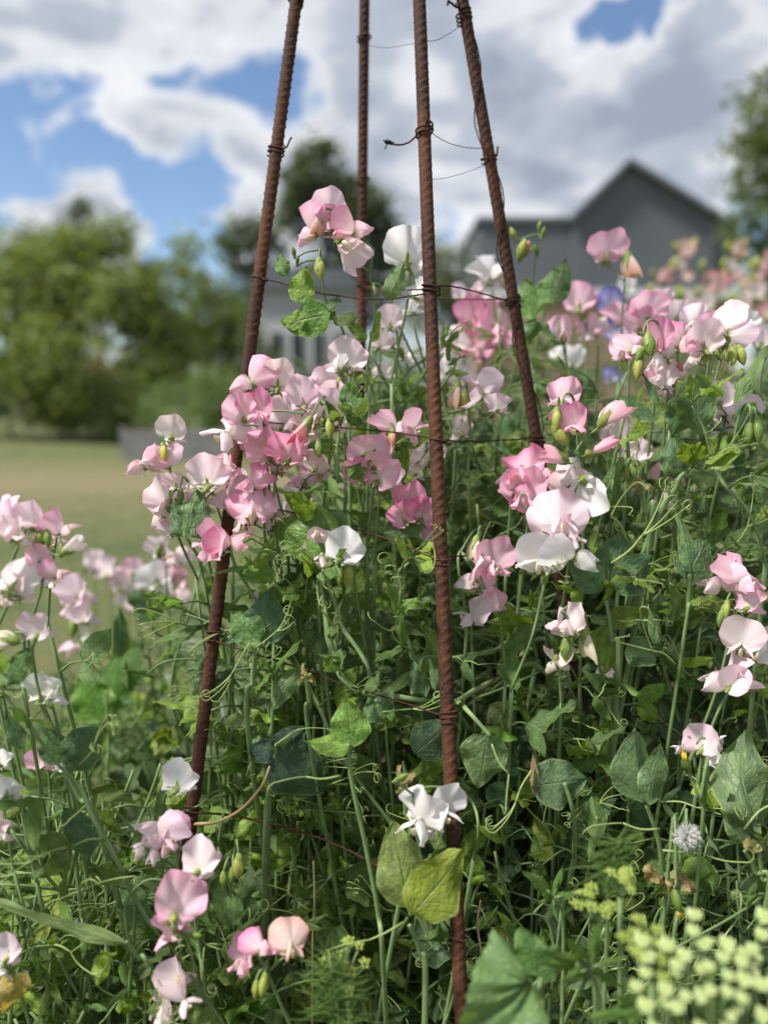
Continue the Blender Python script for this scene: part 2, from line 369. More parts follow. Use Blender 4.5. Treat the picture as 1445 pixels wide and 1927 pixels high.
def wing_mesh(side, spread, ruffle, ph):
    ns, nt = 12, 9
    S, T = np.meshgrid(np.linspace(0, 1, ns), np.linspace(-1, 1, nt), indexing='ij')
    wdt = 0.0112 * np.clip(np.sin(np.pi * np.clip(S, 0.02, 1) ** 0.62), 0, 1) ** 0.55 * (1 - 0.25 * S) + 0.0012
    cxn = 0.0015 + (0.005 + 0.009 * spread) * S ** 1.2; cyn = 0.0235 * S * (1 - 0.12 * spread); czn = 0.003 + 0.010 * S - 0.016 * S ** 2
    tilt = 0.35 + 0.75 * spread
    # T=-1 upper inner edge, T=+1 lower outer edge
    x = cxn + wdt * T * math.sin(tilt) + 0.002 * (1 - T ** 2)
    z = czn - wdt * T * math.cos(tilt) + 0.003 * (1 - T ** 2) * math.sin(tilt)
    y = cyn + 0.002 * np.sin(3 * T + ph) * S
    x = x + ruffle * 0.0016 * np.sin(5 * S * 2 + 3 * T + ph) * S
    x = np.maximum(x, 0.0006)
    vv = np.stack([side * x, y, z], -1).reshape(-1, 3)
    rim = np.clip(np.maximum(np.abs(T) ** 2 * 0.8 * S ** 0.5, S ** 1.3), 0, 1)
    return mesh('wing', vv, grid_faces(ns, nt), 'petal', {'rim': (0.12 + 0.75 * rim).ravel(), 'ang': (T * 0.4 + side).ravel()})
def keel_mesh():
    n, m = 9, 8; v = []
    for i in range(n):
        s = i / (n - 1); c = np.array((0, 0.019 * s, 0.0005 + 0.0055 * s ** 2 - 0.003 * math.sin(math.pi * s)))
        rr = 0.0046 * math.sin(math.pi * min(max(s * 0.92 + 0.05, 0.02), 0.99)) ** 0.7
        for j in range(m):
            a = 2 * math.pi * j / m
            v.append(c + np.array((0.55 * rr * math.cos(a), 0, rr * math.sin(a))))
    f = [(i * m + j, i * m + (j + 1) % m, (i + 1) * m + (j + 1) % m, (i + 1) * m + j) for i in range(n - 1) for j in range(m)]
    return mesh('keel', v, f, 'keel')
def calyx_mesh(flare):
    b = MB(); m = 10
    prof = [(-0.0095, 0.0010), (-0.0080, 0.0026), (-0.0045, 0.0039), (-0.0010, 0.0044)]
    v = []
    for y, r in prof:
        for j in range(m):
            a = 2 * math.pi * j / m; v.append((r * math.cos(a), y, r * math.sin(a)))
    f = [(i * m + j, i * m + (j + 1) % m, (i + 1) * m + (j + 1) % m, (i + 1) * m + j) for i in range(len(prof) - 1) for j in range(m)]
    b.add(v, f)
    for k in range(5):
        a0 = 2 * math.pi * (k + 0.25) / 5; wv = []; L = 0.0105
        for i in range(5):
            s = i / 4; hw = 0.42 * (1 - s) ** 0.8 + 0.01; rr = 0.0044 + flare * L * s ** 1.1; yy = -0.0012 + L * s * (0.75 - 0.9 * flare * s)
            for q in (-1, 0, 1):
                aa = a0 + q * hw * (0.0044 / rr) ** 0.6
                wv.append((rr * math.cos(aa), yy - 0.0006 * abs(q), rr * math.sin(aa)))
        b.add(wv, grid_faces(5, 3))
    return b.build('calyx', 'calyx')
def bud_mesh(rad=.0074, flat=.66):
    n, m = 11, 10; v = []
    for i in range(n):
        s = i / (n - 1); r = rad * math.sin(math.pi * min(0.03 + 0.95 * s ** 0.85, 0.985)) ** 0.75
        for j in range(m):
            a = 2 * math.pi * j / m
            v.append((flat * r * math.cos(a) * (1 + 0.10 * math.cos(2 * a)), 0.024 * s, r * math.sin(a) + 0.004 * s ** 2))
    f = [(i * m + j, i * m + (j + 1) % m, (i + 1) * m + (j + 1) % m, (i + 1) * m + j) for i in range(n - 1) for j in range(m)]
    return mesh('bud_body', v, f, 'bud')
BANNERS = {'open': [banner_mesh(0.10, 0.65, 0.3, 0.3), banner_mesh(0.22, 1.0, 0.6, 1.9), banner_mesh(0.16, 1.3, 0.2, 4.0, 0.06), banner_mesh(0.30, 1.1, 0.9, 5.3, 0.16), banner_mesh(0.05, 1.5, -0.3, 2.4, 0.03)],
           'fold': [banner_mesh(0.75, 0.6, 0.5, 0.8), banner_mesh(1.05, 0.5, 0.9, 2.6), banner_mesh(0.9, 1.3, 0.3, 4.4, 0.05)],
           'wavy': [banner_mesh(0.30, 1.9, 0.5, 1.1), banner_mesh(0.45, 2.3, 0.8, 5.0), banner_mesh(0.15, 2.8, 0.2, 3.3, 0.04), banner_mesh(0.6, 2.0, 1.2, 0.2, 0.14)],
           'cup': [banner_mesh(-0.45, 0.6, -0.7, 0.4), banner_mesh(-0.65, 0.9, -1.0, 3.0)]}
WINGS = [[wing_mesh(s, sp, ru, ph) for s in (-1, 1)] for sp, ru, ph in ((0.15, 0.5, 0.2), (0.55, 0.8, 1.4), (1.0, 0.6, 2.9), (0.35, 1.4, 4.1))]
KEEL = keel_mesh(); CALYX = [calyx_mesh(0.55), calyx_mesh(0.9), calyx_mesh(0.3)]; BUD = bud_mesh()
BUDCAL = calyx_mesh(0.12)
def closed_mesh():
    n, m = 15, 22; S, A = np.meshgrid(np.linspace(0, 1, n), np.linspace(-2.9, 2.9, m), indexing='ij')
    r = .0098 * np.clip(np.sin(np.pi * (.05 + .60 * S)), 0, 1) ** .9 * (1 + .16 * np.sin(3 * A + .6) * S + .09 * np.sin(8 * A + 2) * S ** 2) * (1 + .12 * np.abs(A) / 2.9)
    yy = .026 * S * (1 - .20 * np.abs(A) / 2.9 + .07 * np.sin(3 * A + 1) * S + .03 * np.sin(7 * A))
    vv = np.stack([.50 * r * np.sin(A) * (1 - .25 * S), yy, r * np.cos(A) + .005 * S ** 2], -1).reshape(-1, 3)
    return mesh('closed_bloom', vv, grid_faces(n, m), 'petal', {'rim': (.15 + .85 * S ** 1.2).ravel(), 'ang': (A / 3).ravel()})
CLOSED = closed_mesh()

def leaf_mesh(wid, wav, fold, curl, ph, twist=0.0, tip=0.10, toothed=0.0):
    nu, nv = 11, 17
    V, U = np.meshgrid(np.linspace(0, 1, nv), np.linspace(-1, 1, nu), indexing='ij')
    half = wid * 0.5 * (np.clip(np.sin(np.pi * np.clip(V, 0, 1) ** 0.72), 0, 1) ** 0.72) * (1 - 0.12 * V) + 0.008 * (1 - V)
    half = half * (1 + 0.05 * np.sin(9 * V + ph + U) + 0.03 * np.sin(21 * V + 2 * ph))
    x = half * U; y = V + tip * np.exp(-((1 - V) / 0.06) ** 2) * (1 - np.abs(U)) * 0.5
    z = -fold * np.abs(x) - curl * (V ** 2) * 0.5 + 0.02 * np.sin(3 * V + ph)
    z = z + wav * 0.060 * (np.abs(U) ** 1.6) * np.sin(10 * V + ph + 1.3 * np.sign(U)) + wav * 0.035 * np.abs(U) ** 2 * np.sin(19 * V + 2.2 * ph - np.sign(U))
    z = z + 0.02 * np.sin(7 * V + 3 * U + ph) * wav
    a = twist * V; x2 = x * np.cos(a) - z * np.sin(a); z2 = x * np.sin(a) + z * np.cos(a)
    vv = np.stack([x2, y - 0.10 * curl * V ** 3, z2], -1).reshape(-1, 3)
    return mesh('leaf', vv, grid_faces(nv, nu), 'leaf', {'lu': U.ravel(), 'lv': V.ravel()})
LEAVES = [leaf_mesh(w_, wv, fo, cu, ph, tw) for w_, wv, fo, cu, ph, tw in (
    (0.62, 0.6, 0.25, 0.25, 0.1, 0.0), (0.70, 1.1, 0.35, 0.45, 1.3, 0.3), (0.52, 0.8, 0.55, 0.20, 2.2, -0.3), (0.78, 1.3, 0.15, 0.60, 3.1, 0.1),
    (0.58, 1.6, 0.40, 0.75, 4.4, 0.5), (0.66, 0.4, 0.70, 0.10, 5.2, -0.2), (0.48, 0.9, 0.30, -0.25, 0.7, 0.4), (0.74, 0.9, 0.05, 0.35, 2.9, -0.5),
    (0.60, 2.2, 0.55, 0.90, 1.0, 0.8), (0.84, 1.0, 0.20, 0.30, 3.9, 0.0))]
NARROW = [leaf_mesh(w_, 0.5, 0.5, cu, ph, tw) for w_, cu, ph, tw in ((0.22, 0.2, 0.3, 0.3), (0.28, 0.5, 2.0, -0.4), (0.18, -0.1, 4.0, 0.2))]

BLADE = leaf_mesh(0.085, .25, .25, .12, 1.0, .35)
def tendril_mesh(seed, branches):
    r = np.random.default_rng(seed); b = MB()
    trunk = smooth_path([(0, 0, 0), (0.002, 0.012, 0.002), (0.0, 0.022, 0.004)], 7); b.tube(trunk, np.linspace(0.00075, 0.0006, 7), 4)
    for k in range(branches):
        az = r.uniform(-0.9, 0.9); L = r.uniform(0.015, 0.035)
        d = np.array((math.sin(az), math.cos(az), r.uniform(-0.3, 0.5))); d /= np.linalg.norm(d)
        u = np.cross(d, (0, 0, 1.0)); u /= np.linalg.norm(u); wv = np.cross(u, d)
        turns = r.uniform(0.6, 2.2); cr = r.uniform(0.0025, 0.005); n = 34; pts = []
        for i in range(n):
            s = i / (n - 1)
            if s < 0.45:
                q = trunk[-1] + d * L * (s / 0.45) + wv * 0.006 * (s / 0.45) ** 2
            else:
                q0 = trunk[-1] + d * L + wv * 0.006; e = (s - 0.45) / 0.55; th = e * turns * 2 * math.pi; rr = cr * (1 - 0.55 * e)
                q = q0 + d * (math.sin(th) * rr) + wv * (cr - math.cos(th) * rr) + u * e * 0.006
            pts.append(q)
        b.tube(pts, np.linspace(0.00050, 0.00026, n), 4)
    return b.build('tendril', 'tendril')
TENDRILS = [tendril_mesh(i, n) for i, n in enumerate((1, 2, 3, 3, 1, 2, 3))]

# petal colours (linear base colours)
TINT = {'D': (0.89, 0.29, 0.51), 'M': (0.91, 0.46, 0.62), 'P': (0.89, 0.67, 0.72), 'L': (0.89, 0.65, 0.75), 'W': (0.90, 0.86, 0.87), 'C': (0.87, 0.70, 0.66),
        'K': (0.85, 0.48, 0.42), 'V': (0.22, 0.18, 0.66), 'O': (0.74, 0.30, 0.32)}
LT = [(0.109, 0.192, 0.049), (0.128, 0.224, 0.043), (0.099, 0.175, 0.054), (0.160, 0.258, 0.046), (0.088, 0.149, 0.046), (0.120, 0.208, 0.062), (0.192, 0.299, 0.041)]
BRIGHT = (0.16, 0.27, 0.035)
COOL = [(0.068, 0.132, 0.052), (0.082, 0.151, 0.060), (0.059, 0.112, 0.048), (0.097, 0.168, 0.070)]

def frame(fwd, roll=0.0, up=(0, 0, 1)):
    """matrix3 whose +Y is fwd and +Z close to up, rolled about fwd"""
    f = Vector(fwd).normalized(); u = Vector(up) - f * f.dot(Vector(up))
    if u.length < 1e-3: u = Vector((0, -0.6, 0.8)) - f * f.dot(Vector((0, -0.6, 0.8)))
    u.normalize(); u = Quaternion(f, roll) @ u
    r = f.cross(u)
    return Matrix((r, f, u)).transposed()
def mat4(m3, loc, s):
    m = (m3 * s).to_4x4(); m.translation = loc; return m
def jit(c, a, rn=random):
    k = 1 + rn.uniform(-a, a); return tuple(min(1, max(0.002, x * k * (1 + rn.uniform(-a, a) * 0.4))) for x in c)

class Plant:
    """one rooted shoot: a stem mesh, leaves, tendrils, flowers and buds as its parts"""
    def __init__(s, name, base):
        s.root = empty(name, base); s.base = Vector(base); s.stem = MB(); s.pts = None
    def loc(s, p): return Vector(p) - s.base
    def tube(s, pts, rad, seg=6, flat=1.0, n=None, wing=0.0):
        q = smooth_path([s.loc(p) for p in pts], n or max(6, 5 * len(pts)))
        r = rad if np.isscalar(rad) else np.interp(np.linspace(0, 1, len(q)), np.linspace(0, 1, len(rad)), rad)
        s.stem.tube(q, r, seg, flat, flatdir=(random.uniform(-.5, .5), -1, random.uniform(-.3, .3)), wing=wing); return q
    def flower(s, x, y, size, yaw, pitch, roll, tint, d, style='open', attach=None):
        sc_ = 1.10 * size * d / F / 0.048
        ya, pi_ = R(yaw), R(pitch)
        # bearings as they read from where the photograph was taken
        rd = P(x, y, 1.0) - CAMP; el_ = 0.85 * math.atan2(rd.z, rd.y); rv_ = Vector((0, math.cos(el_), math.sin(el_))); uv_ = Vector((0, -math.sin(el_), math.cos(el_)))
        f = Vector((1, 0, 0)) * (math.sin(ya) * math.cos(pi_)) - rv_ * (math.cos(ya) * math.cos(pi_)) + uv_ * math.sin(pi_)
        m3 = frame(f, R(roll), uv_); up = m3.col[2]
        o_w = P(x, y, d) - up * 0.0145 * sc_ - f * 0.006 * sc_
        col = jit(TINT[tint], 0.05)
        var = random.choice(BANNERS[style]); l = s.loc(o_w)
        sq = Matrix.Diagonal((random.uniform(.84, 1.10), 1.0, random.uniform(.88, 1.10), 1.0))
        fl = obj('flower', var, s.root, mat4=mat4(m3, l, sc_) @ sq, color=col)
        I = Matrix.Rotation(R(random.uniform(-16, 16)), 4, 'X') @ Matrix.Rotation(R(random.uniform(-10, 10)), 4, 'Z')
        wv = random.choice(WINGS); wc = jit(TINT[tint], 0.05)
        for wm in wv: obj('wing_petal', wm, fl, mat4=I, color=wc)
        obj('keel', KEEL, fl, mat4=I); obj('calyx', random.choice(CALYX), fl, mat4=I)
        # pedicel
        c0 = o_w - f * 0.0092 * sc_
        if attach is not None:
            a = Vector(attach); mid = c0 - f * 0.010 * sc_ + Vector((0, 0, -0.004))
            s.tube([a, a.lerp(mid, 0.55) + Vector((0, 0, 0.003)), mid.lerp(c0, .5), c0 + f * 0.002], [0.0011, 0.0009, 0.0009, 0.0010], 5, n=10)
        return fl
    def bud(s, x, y, size, ang, tint, d, attach=None):
        sc_ = size * d / F / 0.026
        a = R(ang); dr = Vector((math.sin(a), random.uniform(-0.3, 0.1), math.cos(a))).normalized()
        o_w = P(x, y, d) - dr * 0.011 * sc_; m3 = frame(dr, R(random.uniform(-60, 60)), (0, -1, 0.2))
        b = obj('bud', CLOSED if tint[0] > .65 and size >= 44 else BUD, s.root, mat4=mat4(m3, s.loc(o_w), sc_), color=tint)
        cm = Matrix.Translation((0, 0.0085, 0)) @ Matrix.Scale(1.15, 4)
        obj('calyx', BUDCAL, b, mat4=cm)
        if attach is not None:
            a_ = Vector(attach); c0 = o_w; top = c0 - dr * 0.012 * sc_
            s.tube([a_, a_.lerp(top, .6) + Vector((0, 0, .004)), top.lerp(c0, .6), c0 + dr * .002], [0.0011, 0.0009, 0.0009, .001], 5, n=10)
    def leaflet(s, base, direc, nrm, size, col=None, me=None):
        m3 = frame(direc, 0, nrm); sq = Matrix.Identity(4) if me else Matrix.Diagonal((random.uniform(.66, 1.0), 1, 1, 1))
        return obj('leaf', me or random.choice(LEAVES), s.root, mat4=mat4(m3, s.loc(base), size) @ sq, color=col or jit(random.choice(LT), 0.22))
    def leaf_px(s, x0, y0, x1, y1, d, face=0.5, col=None, me=None, tiltd=0.0):
        """leaf from image point (base) to image point (tip) at depth d, facing the camera by 'face'"""
        a, b = P(x0, y0, d), P(x1, y1, d + tiltd)
        dr = (b - a); L = dr.length
        col = tuple(1.3 * c for c in col) if col and col[1] < .2 else col
        n = Vector((0, -1, 0.15)) * face + Vector((0, 0, 1)) * (1 - face) + Vector((random.uniform(-.25, .25), 0, 0))
        return s.leaflet(a, dr, n, L, col, me)
    def node(s, p, az, el, size, petiole, col=None, tend=0.5, view=0.5):
        p = Vector(p); d = Vector((math.cos(az) * math.cos(el), math.sin(az) * math.cos(el), math.sin(el)))
        q = p + d * petiole
        s.tube([p, p.lerp(q, .5) + Vector((0, 0, .003)), q], [0.0014, 0.0011, 0.0010], 5, 0.7, n=6)
        n = (Vector((0, 0, 1)) * (1 - view) + Vector((0, -1, 0.1)) * view + Vector((random.uniform(-.45, .45), random.uniform(-.3, .3), random.uniform(-.3, .3)))).normalized()
        c = col or jit(random.choice(LT), 0.2); narrow = random.random() < .30
        for sg in (-1, 1):
            th = sg * R(random.uniform(22, 62))
            dd = (Quaternion(n, th) @ d); dd = (dd + Vector((0, 0, random.uniform(-.45, .2)))).normalized()
            nn = (n + Vector((random.uniform(-.4, .4), random.uniform(-.4, .4), random.uniform(-.2, .3)))).normalized()
            s.leaflet(q, dd, nn, size * random.uniform(.82, 1.12), jit(c, .12), random.choice(NARROW) if narrow else None)
        if random.random() < tend:
            dd = (d + Vector((random.uniform(-.4, .4), random.uniform(-.4, .2), random.uniform(-.1, .5)))).normalized()
            obj('tendril', random.choice(TENDRILS), s.root, mat4=mat4(frame(dd, random.uniform(0, 6)), s.loc(q), random.uniform(.8, 1.5)))
    def close(s):
        if s.stem.n: obj('stem', s.stem.build('stem', 'stem'), s.root)

PHOTO_FLOWERS = []
exec_order = []
# ================================================================== SETTING
def PW(x, y, Y):
    r = ray(x, y); return CAMP + r * (Y / r.y)
def ground_at(x, Y): return Vector(((x - CX) / F * (Y / math.cos(PITCH)) , Y, 0))

# lawn: one sheet out to the horizon, finer near the camera
def ground():
    ys = [-40, -10, -3, 0, 2, 4, 7, 10, 14, 20, 30, 60, 150, 500, 2000]; xs = [-2000, -400, -100, -40, -20, -10, -5, 0, 5, 10, 20, 40, 100, 400, 2000]
    v = [(x, y, 0) for y in ys for x in xs]
    o = obj('lawn', mesh('lawn', v, grid_faces(len(ys), len(xs)), 'lawn')); tag(o, kind='structure')
ground()
def soil_bed():
    n, m = 40, 26; X = np.linspace(-0.75, 1.9, n); Y = np.linspace(0.32, 3.0, m)
    x, y = np.meshgrid(X, Y, indexing='ij')
    e = np.minimum(np.minimum((x + 0.75) / .12, (1.9 - x) / .12), np.minimum((y - .32) / .12, (3.0 - y) / .12)).clip(0, 1)
    z = 0.004 + 0.03 * e + 0.012 * np.sin(x * 31 + 4 * y) * np.sin(y * 27 - 3 * x) * e
    tag(obj('flower_bed_soil', mesh('soil', np.stack([x, y, z], -1).reshape(-1, 3), grid_faces(n, m), 'soil')), kind='structure')
soil_bed()
def grass():
    r = np.random.default_rng(3); N = 16000
    Y = r.uniform(1.6, 8.5, N); X = r.uniform(-1, 1, N) * (0.9 + Y * 0.75)
    keep = ~((X > -0.78) & (X < 1.93) & (Y < 3.05)); X, Y = X[keep], Y[keep]; N = len(X)
    h = r.uniform(.02, .055, N); a = r.uniform(0, 6.28, N); wd = r.uniform(.002, .005, N)
    lx, ly = r.normal(0, .018, N), r.normal(0, .018, N)
    b0 = np.stack([X - wd * np.cos(a), Y - wd * np.sin(a), 0 * X - .002], -1); b1 = np.stack([X + wd * np.cos(a), Y + wd * np.sin(a), 0 * X - .002], -1)
    tp = np.stack([X + lx, Y + ly, h], -1)
    v = np.stack([b0, b1, tp], 1).reshape(-1, 3); f = np.arange(3 * N).reshape(-1, 3)
    o = obj('grass_blades', fast_mesh('grass', v, f, 'grass_blade', k=3)); tag(o, 'short green and straw coloured grass of the lawn', 'grass', kind='stuff')
grass()

def part_box(name, lo, hi, mat, root):
    b = MB(); base = root.location; b.box([lo[i] - base[i] for i in range(3)], [hi[i] - base[i] for i in range(3)])
    return obj(name, b.build(name, mat, False), root)
def poly_prism(name, pts_xz, y0, y1, mat, root):
    b = MB(); base = root.location; n = len(pts_xz)
    v = [(x - base[0], y0 - base[1], z - base[2]) for x, z in pts_xz] + [(x - base[0], y1 - base[1], z - base[2]) for x, z in pts_xz]
    f = [tuple(range(n)), tuple(range(2 * n - 1, n - 1, -1))] + [(i, i + n, (i + 1) % n + n, (i + 1) % n) for i in range(n)]
    b.add(v, f); return obj(name, b.build(name, mat, False), root)

def grey_house():
    Y = 28.0
    ap, el, er = PW(1180, 312, Y), PW(1080, 402, Y), PW(1345, 412, Y)
    lw, rw = PW(905, 402, Y), PW(1396, 412, Y)
    band = PW(1040, 545, Y).z
    root = empty('grey_house', (ap.x, Y, 0)); tag(root, 'blurred dark grey house with a pointed gable behind the flowers', 'house')
    # main gable block
    poly_prism('gable_wall', [(el.x, band), (er.x, band), (er.x, er.z), (ap.x, ap.z), (el.x, er.z)], Y, Y + 9, 'cladding', root)
    for s, e in ((-1, el), (1, er)):
        dx, dz = ap.x - e.x, ap.z - e.z; L = math.hypot(dx, dz); nx, nz = -dz / L * .14 * (1 if s < 0 else -1), abs(dx) / L * .14
        e2 = (e.x - dx * .06, er.z - abs(dz) * .06)
        poly_prism('roof', [(e2[0], e2[1] + .004), (ap.x, ap.z + .004), (ap.x, ap.z + .2), (e2[0], e2[1] + .2)], Y - .35, Y + 9.3, 'roof_metal', root)
    # wings either side, flat topped, level with the gable's eaves
    for a, b in ((lw.x, el.x - .01), (er.x + .01, rw.x)):
        z = er.z - .05
        part_box('wing_wall', (a, Y + .25, band), (b, Y + 8, z), 'cladding', root)
        part_box('wing_roof', (a - .12, Y + .12, z + .002), (b, Y + 8.2, z + .16), 'roof_metal', root)
    part_box('string_course', (lw.x - .15, Y - .12, band - .3), (rw.x + .15, Y + 9, band - .002), 'trim', root)
    part_box('brick_wall', (lw.x, Y + .02, 0), (rw.x, Y + 8.5, band - .302), 'brick', root)
grey_house()

def white_cottage():
    Y = 30.0
    a, b = PW(478, 560, Y), PW(668, 545, Y); z = b.z
    root = empty('white_cottage', ((a.x + b.x) / 2, Y, 0)); tag(root, 'blurred pale cottage with small dark windows seen between the rebar legs', 'house')
    part_box('wall', (a.x, Y, 0), (b.x, Y + 6, z), 'render_white', root)
    poly_prism('roof', [(a.x - .3, z + .003), (b.x + .3, z + .003), (b.x - .3, z + .75), (a.x + .3, z + .75)], Y - .3, Y + 6.3, 'roof_metal', root)
    for x in (520, 560, 600, 640):
        p0, p1 = PW(x - 11, 690, Y), PW(x + 11, 625, Y)
        wn = part_box('window', (p0.x - .06, Y - .05, p0.z - .06), (p1.x + .06, Y - .002, p1.z + .06), 'trim', root)
        bm = MB(); bl = root.location; bm.box((p0.x - bl[0], Y - .07 - bl[1], p0.z), (p1.x - bl[0], Y - .052 - bl[1], p1.z)); obj('pane', bm.build('pane', 'window_glass', False), wn)
white_cottage()

def planter_wall():
    Y = 13.0; a, b = PW(232, 862, Y), PW(440, 862, Y); h = .52
    root = empty('garden_wall', ((a.x + b.x) / 2, Y, 0)); tag(root, 'low grey timber garden wall at the lawn edge behind the pink cluster', 'wall')
    for i in range(4):
        part_box('board', (a.x, Y - .005 * (i % 2), .005 + i * h / 4), (b.x, Y + .06, (i + 1) * h / 4 - .006), 'timber_grey', root)
    for x in np.linspace(a.x, b.x, 4): part_box('post', (x - .05, Y + .062, 0), (x + .05, Y + .16, h + .05), 'timber_grey', root)
planter_wall()

# ------------------------------------------------------------------ background trees and shrubs
def leaf_cloud(r, centres, radii, per, size, squash=0.8):
    c = np.repeat(centres, per, 0); rr = np.repeat(radii, per, 0); N = len(c)
    p = c + r.normal(0, 1, (N, 3)) * rr[:, None] * np.array((.5, .5, .5 * squash))
    n = r.normal(0, 1, (N, 3)); n[:, 2] += .6; n /= np.linalg.norm(n, axis=1)[:, None]
    u = np.cross(n, r.normal(0, 1, (N, 3))); u /= np.linalg.norm(u, axis=1)[:, None] + 1e-9; w_ = np.cross(n, u)
    s = size * r.uniform(.6, 1.3, (N, 1))
    v = np.stack([p - u * s, p + w_ * s * .45 - u * .1 * s, p + u * s, p - w_ * s * .45 + u * .1 * s], 1).reshape(-1, 3)
    q = np.arange(4 * N).reshape(-1, 4)
    return v, q, np.repeat(r.uniform(.15, .8, N), 4), np.repeat(r.uniform(0, 8, N), 4)
def tree(name, label, base, ells, clumps, per, lsize, crad, tint, seed, cat='tree', group=None, trunk=.16, limbs=9, stiff=False):
    """ells: crown ellipsoids (centre xyz, radii xyz) in world space"""
    r = np.random.default_rng(seed); root = empty(name, base); tag(root, label, cat, group)
    b = np.array(base, float); cen = []
    for (c, rad) in ells:
        k = max(3, int(clumps * rad[0] * rad[2] / sum(e[1][0] * e[1][2] for e in ells)))
        q = r.normal(0, 1, (k, 3)); q /= np.linalg.norm(q, axis=1)[:, None]; q *= r.uniform(.35, 1.0, (k, 1)) ** .5
        cen.append(np.array(c) + q * np.array(rad))
    cen = np.vstack(cen) - b; rad = r.uniform(.6, 1.4, len(cen)) * crad
    v, q, lu, lv = leaf_cloud(r, cen, rad, per, lsize)
    v[:, 2] = np.maximum(v[:, 2], 0.02)
    top = max(c[2] + rd[2] for c, rd in ells) - b[2]
    m = MB(); bend = r.normal(0, .03 * top, 2); tc_ = np.array(ells[0][0]) - b
    path = smooth_path([(0, 0, -.05), (bend[0] * .5, bend[1] * .5, tc_[2] * .45), (tc_[0] * .8, tc_[1] * .8, tc_[2]), (tc_[0], tc_[1], top * .92)], 14)
    m.tube(path, np.linspace(trunk, trunk * .15, 14), 8)
    for i in r.choice(len(cen), min(limbs, len(cen)), replace=False):
        j = int(np.clip(np.argmin(np.abs(path[:, 2] - cen[i][2] * .75)), 2, 12)); s0 = path[j]
        m.tube(smooth_path([s0, (s0 + cen[i]) / 2 + r.normal(0, .05 * top, 3) * .5, cen[i]], 7), np.linspace(trunk * .38, trunk * .06, 7), 5)
    obj('trunk', m.build('trunk', 'bark'), root)
    obj('crown', fast_mesh('crown', v, q, 'tree_leaf', {'lu': lu, 'lv': lv}), root, color=tint)
    return root
def ell(x, y, Y, wpx, hpx, dep=None):
    c = PW(x, y, Y); k = Y / F
    return (tuple(c), (wpx * k / 2, (dep or wpx) * k / 2 * .9, hpx * k / 2))
GT = 'garden trees beyond the lawn'
tree('garden_tree', 'light green leafy tree standing on the lawn at left', ground_at(205, 18.5),
     [ell(190, 660, 18.5, 330, 300), ell(110, 540, 18.5, 150, 190), ell(150, 470, 18.5, 70, 120), ell(215, 490, 18.5, 70, 150), ell(255, 560, 18.5, 110, 140), ell(310, 600, 18.5, 110, 230), ell(350, 520, 18.5, 40, 120), ell(40, 620, 18.6, 190, 270), ell(20, 500, 18.6, 60, 120)], 290, 105, .090, .46, (0.150, 0.190, 0.052), 1, group=GT)
tree('garden_tree', 'bushy green tree just left of the rebar leg, behind the light green one', ground_at(400, 22),
     [ell(395, 690, 22, 190, 200), ell(360, 580, 22, 90, 150), ell(410, 600, 22, 80, 170), ell(450, 660, 22, 120, 160)], 130, 80, .09, .42, (0.105, 0.142, 0.044), 2, group=GT)
tree('conifer_tree', 'thin grey conifer tip rising above the light green tree', ground_at(150, 34),
     [ell(150, 560, 34, 120, 260), ell(150, 440, 34, 70, 150), ell(148, 395, 34, 28, 60)], 90, 44, .11, .45, (0.045, 0.065, 0.045), 3, group=GT, limbs=14)
tree('conifer_tree', 'thin bare topped conifer at the far left above the trees', ground_at(60, 36),
     [ell(60, 560, 36, 120, 220), ell(58, 470, 36, 60, 110)], 60, 40, .11, .5, (0.05, 0.075, 0.045), 4, group=GT, limbs=14)
tree('pine_tree', 'tall dark pine behind the topmost pink flowers', ground_at(625, 40),
     [ell(612, 330, 40, 150, 110), ell(640, 400, 40, 190, 130), ell(580, 400, 40, 110, 90), ell(690, 480, 40, 130, 170), ell(640, 560, 40, 210, 130)], 170, 120, .16, .8, (0.034, 0.052, 0.026), 5, group=GT, trunk=.3)
tree('pine_tree', 'small dark tree between the left rebar leg and the tall pine', ground_at(480, 34),
     [ell(472, 470, 34, 110, 110), ell(480, 560, 34, 130, 130), ell(520, 590, 34, 120, 90)], 80, 90, .14, .6, (0.045, 0.068, 0.033), 6, group=GT, trunk=.2)
tree('round_tree', 'dark rounded tree between the front rebar leg and grey house', ground_at(850, 26),
     [ell(845, 500, 26, 110, 130), ell(820, 570, 26, 150, 130), ell(880, 600, 26, 120, 110)], 70, 55, .10, .5, (0.060, 0.085, 0.030), 7, group=GT)
tree('birch_tree', 'airy green tree leaning into the right edge above the house', ground_at(1500, 13),
     [ell(1450, 230, 13, 150, 180), ell(1425, 330, 13, 90, 130), ell(1460, 430, 13, 160, 170), ell(1560, 300, 13, 240, 380), ell(1500, 540, 13, 190, 150)], 230, 55, .065, .32, (0.085, 0.125, 0.040), 8, group=GT, trunk=.11)
SG = 'shrubs along the far lawn edge'
tree('shrub', 'dark clipped shrub at the lawn edge, far left', ground_at(40, 19.5), [ell(40, 770, 19.5, 190, 100), ell(-60, 740, 19.5, 200, 150), ell(20, 690, 21, 180, 120)], 60, 75, .07, .4, (0.045, 0.075, 0.028), 11, 'shrub', SG, .05)
tree('shrub', 'dark shrub behind the trunk of the light green tree', ground_at(150, 20.5), [ell(150, 765, 20.5, 150, 110), ell(230, 765, 21, 120, 110)], 50, 75, .07, .4, (0.040, 0.070, 0.030), 12, 'shrub', SG, .05)
tree('shrub', 'pale green shrub behind the low grey garden wall', ground_at(350, 14.6), [ell(345, 770, 14.6, 190, 90), ell(420, 740, 14.8, 120, 110)], 60, 70, .05, .3, (0.095, 0.150, 0.045), 13, 'shrub', SG, .04)
